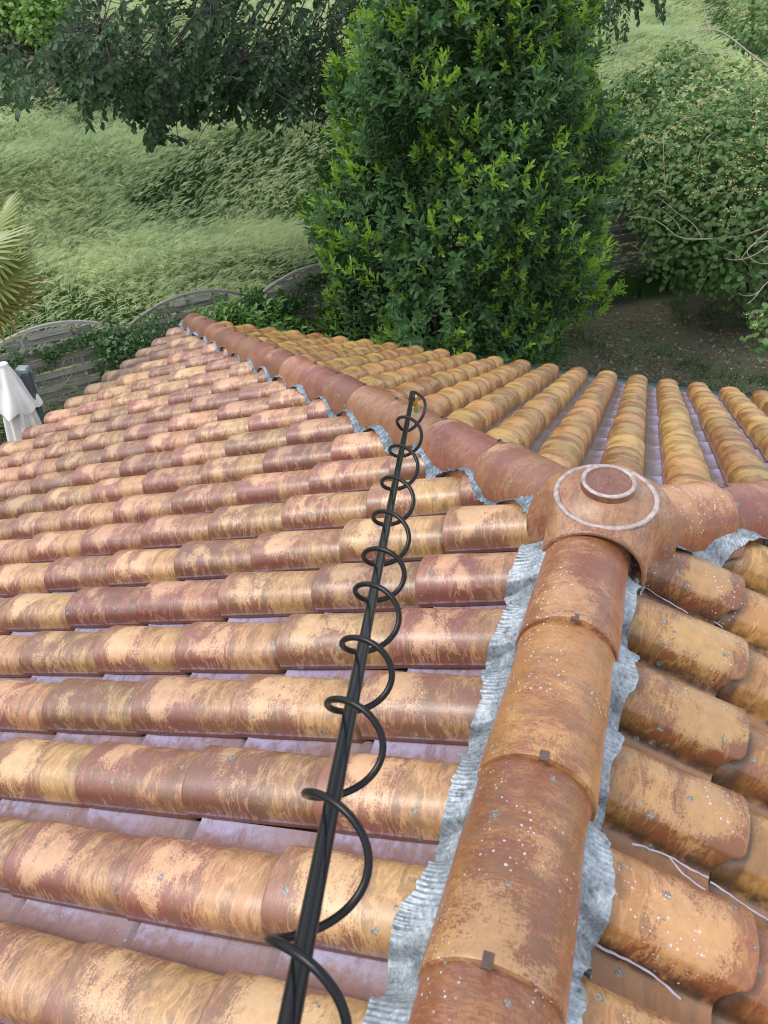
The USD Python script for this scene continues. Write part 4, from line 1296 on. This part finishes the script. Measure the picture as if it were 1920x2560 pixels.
for k in range(-1, 5):
    panel(FA + FD * PITCH * k, FD, k)
for k in range(0, 5):
    panel(FC + GD * (0.98 + PITCH * k), GD, k + 20)
for k in range(-2, 5):
    q_ = FA + FD * (PITCH * (k + 0.5))
    a_ = np.array([q_[0], q_[1], 0]) - np.array([*FA, 0])
    obj('post', bevel_box((-0.04, -0.04, -0.3), (0.04, 0.04, 1.66), 0.006), MAT_WOOD, fence, xf=frame(a_, (FD[0], FD[1], 0), (-FD[1], FD[0], 0), (0, 0, 1)))
for k in range(0, 6):
    q_ = FC + GD * (PITCH * k)
    a_ = np.array([q_[0], q_[1], 0]) - np.array([*FA, 0])
    obj('post', bevel_box((-0.04, -0.04, -0.3), (0.04, 0.04, 1.66), 0.006), MAT_WOOD, fence, xf=frame(a_, (GD[0], GD[1], 0), (-GD[1], GD[0], 0), (0, 0, 1)))


# ------------------------------------------------------------------ ivy and garden plants along the fence
def ivy(name, label, spots, seed, leaf=0.055, density=1500, tmpl=IVY, mat=None, cat='ivy'):
    """spots: (metres along the fence, height over ground, half width, half height, bulge)"""
    r = np.random.default_rng(seed)
    s0 = spots[0]
    b = np.array([*fence_pt(np.array(s0[0])), GZ])
    t = thing(name, label, cat, b)
    P, A, N, stems = [], [], [], []
    for s, h, hw, hh, bulge in spots:
        n = int(density * hw * hh * 4) + 8
        u = r.normal(0, 0.45, n).clip(-1.3, 1.3); w = r.normal(0, 0.45, n).clip(-1.3, 1.3)
        keep = meshkit.fbm(np.c_[(s + u * hw) * 4, (h + w * hh) * 4, np.full(n, seed)], 3) > 0.40
        u, w = u[keep], w[keep]; n = len(u)
        out = bulge * np.sqrt(np.clip(1 - (u ** 2 + w ** 2) / 1.9, 0, 1)) * r.uniform(0.3, 1.05, n) + 0.035
        sp = s + u * hw
        xy = fence_pt(sp) - fence_nm(sp) * out[:, None]
        P.append(np.c_[xy, GZ + np.maximum(h + w * hh, 0.02)])
        fnm = -fence_nm(sp)
        N.append(unit(np.c_[fnm, np.full(n, 0.7)] + r.normal(size=(n, 3)) * 0.4))
        A.append(unit(np.c_[r.normal(size=(n, 2)) * 0.7, -0.6 + 0.5 * r.normal(size=n)]))
        for _ in range(max(2, int(5 * hw * 2))):
            x0 = s + r.uniform(-1, 1) * hw * 0.8
            zz = np.linspace(max(0, h - hh - 0.3), h + hh * 0.6, 8)
            xs = x0 + np.cumsum(r.normal(0, 0.05, 8))
            xy = fence_pt(xs) - fence_nm(xs) * 0.032
            stems.append(np.c_[xy, GZ + zz] - b)
    P, A, N = map(np.concatenate, (P, A, N))
    L = r.uniform(leaf * 0.6, leaf * 1.25, len(P))
    obj('foliage', leaves(tmpl, P - b, A, N, L, L * 0.9), mat or MAT_IVY, t, kind='stuff')
    obj('stems', branch_mesh(stems, [0.006] * len(stems), [0.003] * len(stems), 5), MAT_TWIG, t, smooth=True, kind='stuff')


def s_of(px, py, z):
    p = at_z(px, py, z)[:2] - FA
    return float(p @ FD)


ivy('ivy', 'thick round ivy clump between the two left fence panels', [(1.00, 1.35, 0.42, 0.55, 0.40), (1.35, 1.15, 0.45, 0.62, 0.36), (0.75, 1.50, 0.30, 0.34, 0.25), (1.15, 0.8, 0.5, 0.6, 0.35)], 61)
ivy('ivy', 'ivy strands across the top of the leftmost arched panel', [(-0.60, 1.62, 0.40, 0.12, 0.08), (-0.1, 1.58, 0.35, 0.10, 0.07), (0.42, 1.66, 0.30, 0.10, 0.06), (-0.2, 1.48, 0.22, 0.14, 0.05), (0.52, 0.95, 0.10, 0.20, 0.04), (-0.95, 1.35, 0.28, 0.40, 0.18), (-0.85, 0.9, 0.2, 0.4, 0.1)], 62, density=1100)
ivy('ivy', 'ivy spilling over the fence where the roof hip ends', [(2.85, 1.62, 0.42, 0.34, 0.30), (3.15, 1.45, 0.40, 0.45, 0.26), (3.45, 1.62, 0.28, 0.24, 0.15)], 63)
ivy('ivy', 'loose ivy trails on the arched panel beside the laurel', [(3.75, 1.72, 0.38, 0.10, 0.06), (4.1, 1.66, 0.42, 0.10, 0.07), (4.05, 1.2, 0.10, 0.42, 0.05), (4.4, 1.1, 0.14, 0.5, 0.06), (4.7, 1.0, 0.24, 0.55, 0.1), (3.62, 0.9, 0.2, 0.3, 0.06), (4.05, 0.5, 0.3, 0.3, 0.08)], 64, density=800)
ivy('ivy', 'dark ivy trailing low on the far right fence panels', [(9.0, 0.55, 0.25, 0.45, 0.12), (9.6, 0.55, 0.5, 0.16, 0.08), (10.4, 0.5, 0.4, 0.14, 0.08), (8.8, 0.2, 0.2, 0.15, 0.15)], 65, density=700)


def bush(name, label, clumps, seed, leaf, mat_, cat='shrub'):
    r = np.random.default_rng(seed)
    b = clumps[0][0] * 1.0; b[2] = GZ
    t = thing(name, label, cat, b)
    P, A, N, L, stems = [], [], [], [], []
    for c, rad, n in clumps:
        for k in range(n):
            u = unit(r.normal(size=3)); u[2] = abs(u[2])
            tip = c + u * rad * r.uniform(0.7, 1.05)
            d = unit(u + np.array([0, 0, 0.8]))
            root = np.array([c[0] + u[0] * 0.1, c[1] + u[1] * 0.1, max(GZ, c[2] - 0.9)])
            stems.append(spline([root, (root + tip) / 2 + u * 0.06, tip], 6) - b)
            s1 = unit(np.cross(d, [0.2, 0.5, 0.3])); s2 = np.cross(d, s1)
            for j in range(13):
                h = j / 12
                sd = s1 * math.cos(j * 2.4) + s2 * math.sin(j * 2.4)
                q_ = unit(sd + d * (0.2 + 0.9 * h))
                P.append(tip - d * 0.30 * (1 - h)); A.append(q_); N.append(d - q_ * (d @ q_) + s1 * 1e-3); L.append(r.uniform(0.8, 1.2) * leaf)
    L = np.array(L)
    obj('foliage', leaves(LANCE, np.array(P) - b, A, np.array(N), L, L * 0.5), mat_, t, kind='stuff')
    obj('stems', branch_mesh(stems, [0.006] * len(stems), [0.002] * len(stems), 4), MAT_BARK, t, smooth=True, kind='stuff')


MAT_BUSH = leaf_mat('garden_bush_leaf', [(0, (0.08, 0.18, 0.030)), (0.6, (0.16, 0.32, 0.05)), (1, (0.30, 0.48, 0.08))], rough=0.42, trans=0.3)
on_f = lambda s, out, h: np.array([*(fence_pt(np.array(s)) - fence_nm(np.array(s)) * out), GZ + h])
bush('garden_shrub', 'fresh green shrub with upright shoots behind the far end of the hip', [(on_f(2.3, 0.40, 1.42), 0.42, 40), (on_f(2.75, 0.40, 1.40), 0.46, 44), (on_f(3.05, 0.45, 1.0), 0.5, 44), (on_f(1.95, 0.35, 1.55), 0.28, 22), (on_f(2.5, 0.5, 1.0), 0.5, 40)], 71, 0.10, MAT_BUSH)
bush('garden_shrub', 'low bright green plant between the parasol mast and the fence', [(on_f(0.1, 0.9, 0.55), 0.40, 22), (on_f(0.6, 0.8, 0.60), 0.40, 20), (on_f(-0.4, 1.0, 0.5), 0.4, 16)], 72, 0.13, MAT_BUSH)
bush('garden_shrub', 'small leafy sprig at the foot of the fence right of the hip', [(on_f(3.55, 0.5, 0.55), 0.30, 12)], 73, 0.10, MAT_BUSH)
bush('hedge', 'dark hedge behind the closed parasol at the left edge', [(on_f(-1.6, 1.0, 0.9), 0.75, 60), (on_f(-1.2, 1.3, 0.4), 0.6, 40), (on_f(-2.2, 1.0, 1.0), 0.8, 50)], 74, 0.08, MAT_IVY, 'hedge')

# ------------------------------------------------------------------ fan palm at the left edge
def palm():
    r = np.random.default_rng(81)
    crown = at(-190, 690, 6.2)
    base = np.array([crown[0], crown[1], GZ])
    t = thing('fan_palm', 'fan palm at the left edge with green fronds turning yellow and orange at the bottom', 'palm', base)
    obj('trunk', tube([[0, 0, -0.1], [0.02, 0, 1.0], [0, 0.03, crown[2] - GZ - 0.1]], [0.14, 0.12, 0.11], 12), MAT_BARK, t, smooth=True)
    fr = [((-40, 590, 6.1), (60, 545, 5.9), 0.0, False), ((-30, 640, 6.0), (75, 635, 5.8), 0.2, False), ((-35, 700, 6.0), (60, 735, 5.8), 0.4, False),
          ((-30, 735, 6.1), (100, 790, 6.0), 0.3, True), ((-70, 760, 6.0), (10, 830, 5.9), 0.5, True), ((-60, 520, 6.2), (10, 470, 6.1), 0.0, False), ((-90, 640, 5.9), (20, 670, 5.6), 0.3, False)]
    for k, (h0, tip, droop, dry) in enumerate(fr):
        H, T = at(*h0), at(*tip)
        ax = unit(T - H)
        side = unit(np.cross(ax, -FWD + 0.5 * np.array([0, 0, 1.0])))
        nrm = np.cross(side, ax)
        R_ = np.linalg.norm(T - H) * 1.02
        pr = obj('frond', tube(np.array([crown + r.normal(size=3) * 0.03, (crown + H) / 2 + [0, 0, 0.05], H]) - base, [0.014, 0.010, 0.008], 6), MAT_PALM, t, smooth=True)
        for j, a_ in enumerate(np.linspace(-1.75, 1.75, 27)):
            d = ax * math.cos(a_) + side * math.sin(a_)
            d = unit(d + nrm * 0.10 * math.cos(a_ * 2))
            L = R_ * (1 - 0.16 * (a_ / 1.75) ** 2) * r.uniform(0.92, 1.04)
            w = 0.0155
            xs = np.array([0.02, 0.3, 0.62, 0.85, 1.0]); ws = np.array([0.25, 0.8, 1.0, 0.7, 0.12]) * w
            sd = unit(np.cross(nrm, d))
            c = np.array([H + d * L * x + np.array([0, 0, -1.0]) * (0.10 * (x ** 2.5) * L * (0.4 + droop)) for x in xs])
            fold = 0.35
            v = np.vstack([c - nrm * ws[:, None] * fold, c + sd * ws[:, None], c - sd * ws[:, None]])
            f = []
            for i in range(4):
                f += [(i, i + 1, 5 + i + 1), (i, 5 + i + 1, 5 + i), (i, 10 + i + 1, i + 1), (i, 10 + i, 10 + i + 1)]
            obj('leaflet', (v - base, np.array(f)), MAT_PALM_DRY if dry and r.random() < 0.55 else MAT_PALM, pr)


palm()

# ------------------------------------------------------------------ closed parasol and its mast
MAT_CLOTH = plain('parasol_cloth', (0.55, 0.52, 0.50), 0.9, var=0.10, scale=7.0)
MAT_PINK = plain('parasol_cloth_faded', (0.56, 0.47, 0.46), 0.9, var=0.08, scale=7.0)
MAT_CAPW = plain('parasol_cap_plastic', (0.50, 0.53, 0.54), 0.5, var=0.08)


def parasol():
    r = np.random.default_rng(91)
    top = at(8, 912, 8.2)
    base = np.array([top[0], top[1], GZ])
    t = thing('closed_parasol', 'closed off white parasol hanging beside its dark grey mast at the left edge', 'parasol', base)
    ht = top[2] - GZ

    def cloth(zs, rs, folds, amp, seed, twist=0.0):
        n = 96
        a_ = np.linspace(0, 2 * np.pi, n, endpoint=False)
        o, i_ = [], []
        for z, rad in zip(zs, rs):
            k = (ht - z) / max(ht - zs[-1], 1e-6)
            rr = rad * (1 + amp * k ** 0.6 * np.sign(np.cos(folds * a_ + twist * k)) * np.abs(np.cos(folds * a_ + twist * k)) ** 0.7 + 0.14 * k * np.cos(3 * a_ + seed + 2 * k))
            o.append(np.c_[rr * np.cos(a_), rr * np.sin(a_), np.full(n, z) - 0.03 * k * np.cos(folds * a_ + seed)])
        o = np.array(o)
        i_ = o * np.array([0.97, 0.97, 1.0])
        o = np.concatenate([o, o[:, :1]], 1); i_ = np.concatenate([i_, i_[:, :1]], 1)
        return shell(o[:, ::-1], i_[:, ::-1])
    flap_z = np.linspace(ht, ht - 0.52, 12)
    obj('canopy', cloth(np.linspace(ht - 0.10, ht - 2.0, 18), np.interp(np.linspace(0, 1, 18), [0, 0.15, 0.45, 0.8, 1], [0.06, 0.14, 0.19, 0.25, 0.23]), 9, 0.30, 1.0, 0.8), MAT_CLOTH, t, smooth=50)
    obj('valance', cloth(flap_z, np.interp(np.linspace(0, 1, 12), [0, 0.1, 0.5, 0.85, 1], [0.045, 0.062, 0.13, 0.20, 0.215]), 6, 0.16, 2.0), MAT_CLOTH, t, smooth=50)
    obj('cap', tube([[0, 0, ht - 0.02], [0, 0, ht + 0.012], [0, 0, ht + 0.022]], [0.052, 0.052, 0.040], 20), MAT_CAPW, t, smooth=35)
    # mast: square tube leaning past the cloth, with an inner rail
    m0 = at(60, 920, 8.35)
    mt = np.array([m0[0], m0[1], GZ]) - base
    hm = m0[2] - GZ
    X = unit(np.array([RIGHT[0], RIGHT[1], 0])); Y = np.array([-X[1], X[0], 0])
    obj('mast', bevel_box((-0.040, -0.055, -0.05), (0.040, 0.055, hm - 0.055), 0.012), MAT_POST, t, xf=frame(mt, X, Y, (0, 0, 1)), smooth=35)
    obj('rail', bevel_box((-0.075, -0.020, 0.4), (-0.052, 0.020, hm - 0.09), 0.004), MAT_POST, t, xf=frame(mt, X, Y, (0, 0, 1)), smooth=35)
    obj('mast_cap', bevel_box((-0.085, -0.060, hm - 0.054), (0.046, 0.060, hm + 0.012), 0.014), plain('mast_cap_grey', (0.13, 0.155, 0.17), 0.4), t, xf=frame(mt, X, Y, (0, 0, 1)), smooth=35)
    obj('foot', bevel_box((-0.35, -0.35, -0.03), (0.35, 0.35, 0.04), 0.01), MAT_POST, t, xf=frame(mt, X, Y, (0, 0, 1)))


parasol()

# ------------------------------------------------------------------ far trees at the top left
def far_tree(label, blobs, mat_, seed, leaf, base_d):
    r = np.random.default_rng(seed)
    c0 = at(*blobs[0][:3])
    rel2 = c0[:2] - FA
    base = hill_point(np.array(rel2 @ FD), np.array(rel2 @ FN))
    t = thing('far_tree', label, 'tree', base)
    P, A, N, L = [], [], [], []
    for px, py, dep, rad in blobs:
        p, a_, n_, l_ = blob_leaves(r, at(px, py, dep), rad, int(800 * rad ** 1.6), leaf, shell_=0.7)
        P.append(p); A.append(a_); N.append(n_); L.append(l_)
    P, A, N, L = map(np.concatenate, (P, A, N, L))
    obj('crown', leaves(BLOB, P - base, A, N, L, L * 0.7), mat_, t, kind='stuff')
    obj('trunk', tube(np.array([base + [0, 0, -0.5], (base + c0) / 2, c0]) - base, [0.16, 0.13, 0.06], 8), MAT_BARK, t, smooth=True)


far_tree('light green tree far up the meadow in the top left corner', [(75, 10, 16.9, 0.75), (100, 50, 16.8, 0.48), (52, 40, 16.9, 0.55), (110, -40, 17.2, 0.9), (50, -60, 17.2, 0.9), (84, 78, 16.6, 0.32)], MAT_FAR_A, 101, 0.16, 0)
far_tree('grey olive tree at the left edge below the light green one', [(10, 60, 17.4, 0.62), (30, 105, 17.2, 0.48), (-25, 110, 17.2, 0.85), (5, 145, 16.8, 0.45), (-40, 0, 17.6, 0.7)], MAT_FAR_B, 102, 0.12, 0)

# ------------------------------------------------------------------ meadow grass
MAT_BLADE = leaf_mat('grass_blade', [(0, (0.090, 0.165, 0.046)), (0.5, (0.165, 0.250, 0.078)), (1, (0.28, 0.35, 0.13))], rough=0.7, trans=0.45, spec=0.25, vary=0.38)
MAT_SEED = leaf_mat('grass_seed_head', [(0, (0.34, 0.38, 0.20)), (0.6, (0.47, 0.49, 0.285)), (1, (0.60, 0.58, 0.39))], rough=0.9, trans=0.45, spec=0.1, vary=0.22)
MAT_LUSH_SHADE = leaf_mat('lush_shade_blade', [(0, (0.034, 0.082, 0.020)), (0.6, (0.062, 0.135, 0.032)), (1, (0.12, 0.21, 0.058))], rough=0.6, trans=0.4, spec=0.25, vary=0.3)  # lush green, darkened so its clumps also carry painted tree shade


def strip(p, d0, d1, length, w, nseg=3):
    """a bent tapered blade"""
    ts = np.linspace(0, 1, nseg + 1)
    c = np.array([p + d0 * length * t * (1 - 0.5 * t) + d1 * length * 0.5 * t * t for t in ts])
    sd = unit(np.cross(d0 + 0.3 * d1, RIGHT * 0.2 + FWD) + 1e-6)
    wv = w * np.array([1, 0.9, 0.65, 0.08])[:nseg + 1]
    v = np.vstack([c - sd * wv[:, None] / 2, c + sd * wv[:, None] / 2])
    n = nseg + 1
    f = []
    for i in range(nseg):
        f += [(i, n + i, n + i + 1), (i, n + i + 1, i + 1)]
    return v, np.array(f)


LEAN = unit(np.array([0.75, 0.1, 0.0]))


def clump(seed, blades, heads, h, spread=0.17, bw=(0.004, 0.0075)):
    r = np.random.default_rng(seed)
    B, Hd = [], []
    for _ in range(blades):
        p = np.r_[r.normal(0, spread, 2), -0.02]
        a_ = r.uniform(0, 2 * np.pi)
        o = np.array([math.cos(a_), math.sin(a_), 0]) * r.uniform(0.02, 0.28)
        B.append(strip(p, unit(np.array([0, 0, 1.0]) + o), unit(o * 2 + LEAN * 0.7 + np.array([0, 0, 0.75])), h * r.uniform(0.45, 1.0), r.uniform(*bw)))
    for _ in range(heads):
        p = np.r_[r.normal(0, spread * 1.1, 2), 0]
        o = np.r_[r.normal(0, 0.10, 2), 0]
        L = h * r.uniform(0.85, 1.40)
        d0 = unit(np.array([0, 0, 1.0]) + o + LEAN * 0.16)
        d1 = unit(d0 + LEAN * 0.55)
        B.append(strip(p, d0, d1, L, 0.003, 2))
        e = p + d0 * L * 0.5 + d1 * L * 0.5
        for q_ in range(2):
            hd = unit(d1 * 0.8 + LEAN * 0.4 + r.normal(size=3) * 0.14)
            Hd.append(strip(e - d0 * 0.02 * q_, hd, unit(hd + LEAN * 0.5 + np.array([0, 0, -0.55])), r.uniform(0.10, 0.20), r.uniform(0.005, 0.0095), 3))
    return cat_meshes(B), (cat_meshes(Hd) if Hd else None)


def instancer(name, label, cat, protos, pts, idx, yaw, scl):
    pi = UsdGeom.PointInstancer.Define(stage, new_path(None, name))
    tag(pi.GetPrim(), label, cat, None, 'stuff')
    root = pi.GetPrim()
    paths = []
    for nm, pieces in protos:
        x = UsdGeom.Xform.Define(stage, new_path(root, nm))
        for nm2, mesh, mat_ in pieces:
            obj(nm2, mesh, mat_, x.GetPrim())
        paths.append(x.GetPath())
    pi.CreatePrototypesRel().SetTargets(paths)
    pi.CreatePositionsAttr(Vt.Vec3fArray.FromNumpy(np.asarray(pts, np.float32)))
    pi.CreateProtoIndicesAttr(Vt.IntArray.FromNumpy(np.asarray(idx, np.int32)))
    q_ = np.zeros((len(pts), 4)); q_[:, 0] = np.cos(yaw / 2); q_[:, 3] = np.sin(yaw / 2)
    pi.CreateOrientationsAttr(Vt.QuathArray([Gf.Quath(float(a_), 0.0, 0.0, float(b_)) for a_, b_ in q_[:, [0, 3]]]))
    pi.CreateScalesAttr(Vt.Vec3fArray.FromNumpy(np.repeat(np.asarray(scl)[:, None], 3, 1).astype(np.float32)))
    return pi


def meadow_grass():
    r = np.random.default_rng(111)
    protos = []
    for k in range(5):
        b, h = clump(200 + k, 80, 44, 0.62)
        protos.append(('seeding_clump', [('blades', b, MAT_BLADE), ('seed_heads', h, MAT_SEED)]))
    for k in range(3):
        b, h = clump(300 + k, 130, 4, 0.66, bw=(0.006, 0.011))
        protos.append(('lush_clump', [('blades', b, MAT_LUSH_SHADE), ('seed_heads', h, MAT_SEED)]))
    for k in range(2):
        b, h = clump(400 + k, 70, 64, 0.55)
        protos.append(('pale_clump', [('blades', b, MAT_BLADE), ('seed_heads', h, MAT_SEED)]))
    n = 120000
    s = r.uniform(-14, 30, n); d = r.uniform(0, 1, n) ** 1.25 * 46 + 0.15
    P = hill_point(s, d)
    c = P + np.array([0, 0, 0.3]) - CAM
    zc = c @ FWD
    px, py = c @ RIGHT / zc * FPX + 960, c @ DOWN / zc * FPX + 1280
    dist = np.linalg.norm(c, axis=1)
    keep = (zc > 1) & (px > -260) & (px < 2180) & (py > -420) & (py < 1150)
    keep &= r.random(n) < np.clip(22.0 / dist, 0.25, 1.0) * 0.62
    # nothing of the meadow shows low behind the house on the right
    P, s, d = P[keep], s[keep], d[keep]
    m_ = len(P)
    pat = meshkit.fbm(np.c_[s * 0.30, d * 0.30, np.zeros(m_)], 3, 12)
    pat2 = meshkit.fbm(np.c_[s * 0.8, d * 0.8, np.ones(m_)], 2, 14)
    lush_shade = (pat + 0.45 * (pat2 - 0.5) + np.clip((5.5 - d) / 14, -0.06, 0.10) + 0.36 * np.clip((s - 2.8) / 2.5, 0, 1) * np.clip((8.5 - d) / 4, 0, 1)) > 0.57  # lush patches by noise; last term paints the tree shade with dark clumps
    pale = (~lush_shade) & (pat2 < 0.44)
    idx = np.where(lush_shade, 5 + r.integers(0, 3, m_), np.where(pale, 8 + r.integers(0, 2, m_), r.integers(0, 5, m_)))
    scl = r.uniform(0.75, 1.25, m_) * (0.85 + 0.5 * pat2)
    instancer('meadow_grass', 'tall pale seeding grass leaning over the whole hillside', 'grass', protos, P, idx, r.normal(0, 1.15, m_), scl)
    print('grass', m_)


meadow_grass()
wr = np.random.default_rng(121)


def weed_patch(label, px, py, dep, rad, n, seed, leaf):
    c = at(px, py, dep)
    q_ = c[:2] - FA
    g0 = hill_point(np.array(q_ @ FD), np.array(q_ @ FN))
    bushes = []
    r = np.random.default_rng(seed)
    for k in range(4):
        bushes.append((g0 + np.array([r.normal() * rad, r.normal() * rad, 0.45]), rad * 0.8, n))
    t = thing('weed_patch', label, 'weeds', g0)
    P, A, N, L = [], [], [], []
    for b, rad_, n_ in bushes:
        p, a_, nn, l_ = blob_leaves(r, b, rad_, n_ * 12, leaf)
        P.append(p); A.append(unit(a_ + [0, 0, 0.6])); N.append(nn); L.append(l_)
    P, A, N, L = map(np.concatenate, (P, A, N, L))
    obj('foliage', leaves(LANCE, P - g0, A, N, L, L * 0.3), MAT_WEED, t, kind='stuff')


weed_patch('taller dark green weed clump on the meadow left of the hanging branches', 200, 400, 17.5, 0.5, 40, 5, 0.13)
weed_patch('low patch of green weeds below the tall weed clump', 130, 430, 16.5, 0.45, 30, 6, 0.12)


def litter():
    r = np.random.default_rng(131)
    n = 9000
    s = r.uniform(3.0, 16.0, n); d = -r.uniform(0.05, 1, n) * 9.0
    xy = fence_pt(s) + fence_nm(s) * d[:, None]
    P = np.c_[xy, np.full(n, GZ + 0.004)]
    protos = []
    for k, (col, sz) in enumerate([((0.16, 0.12, 0.08), 0.05), ((0.28, 0.23, 0.16), 0.04), ((0.09, 0.06, 0.04), 0.06), ((0.22, 0.13, 0.09), 0.045)]):
        q_ = leaves(OVAL, np.zeros((3, 3)) + r.normal(0, 0.03, (3, 3)) * [1, 1, 0.1], unit(r.normal(size=(3, 3)) * [1, 1, 0.25]), unit(np.array([0, 0, 1.0]) + r.normal(size=(3, 3)) * 0.3), sz, sz * 0.5)
        protos.append(('dead_leaf', [('leaf', q_, plain(f'dead_leaf_look_{k}', col, 0.9, var=0.3))]))
    instancer('leaf_litter', 'dead leaves and chips scattered over the bare garden soil', 'leaf litter', protos, P, r.integers(0, 4, n), r.uniform(0, 6.28, n), r.uniform(0.5, 1.3, n))
    m_ = 2600
    s = r.uniform(3.0, 16.0, m_); d = -r.uniform(0.05, 1, m_) * 9.0
    keep = meshkit.fbm(np.c_[s * 0.7, d * 0.7, s * 0], 3, 8) > 0.5
    s, d = s[keep], d[keep]; m_ = len(s)
    xy = fence_pt(s) + fence_nm(s) * d[:, None]
    protos = []
    for k in range(3):
        b, _ = clump(500 + k, 18, 0, 0.16, 0.07)
        protos.append(('grass_tuft', [('blades', b, MAT_LUSH_SHADE)]))
    instancer('garden_grass', 'thin grass tufts growing through the bare soil', 'grass', protos, np.c_[xy, np.full(m_, GZ)], r.integers(0, 3, m_), r.uniform(0, 6.28, m_), r.uniform(0.6, 1.5, m_))


litter()
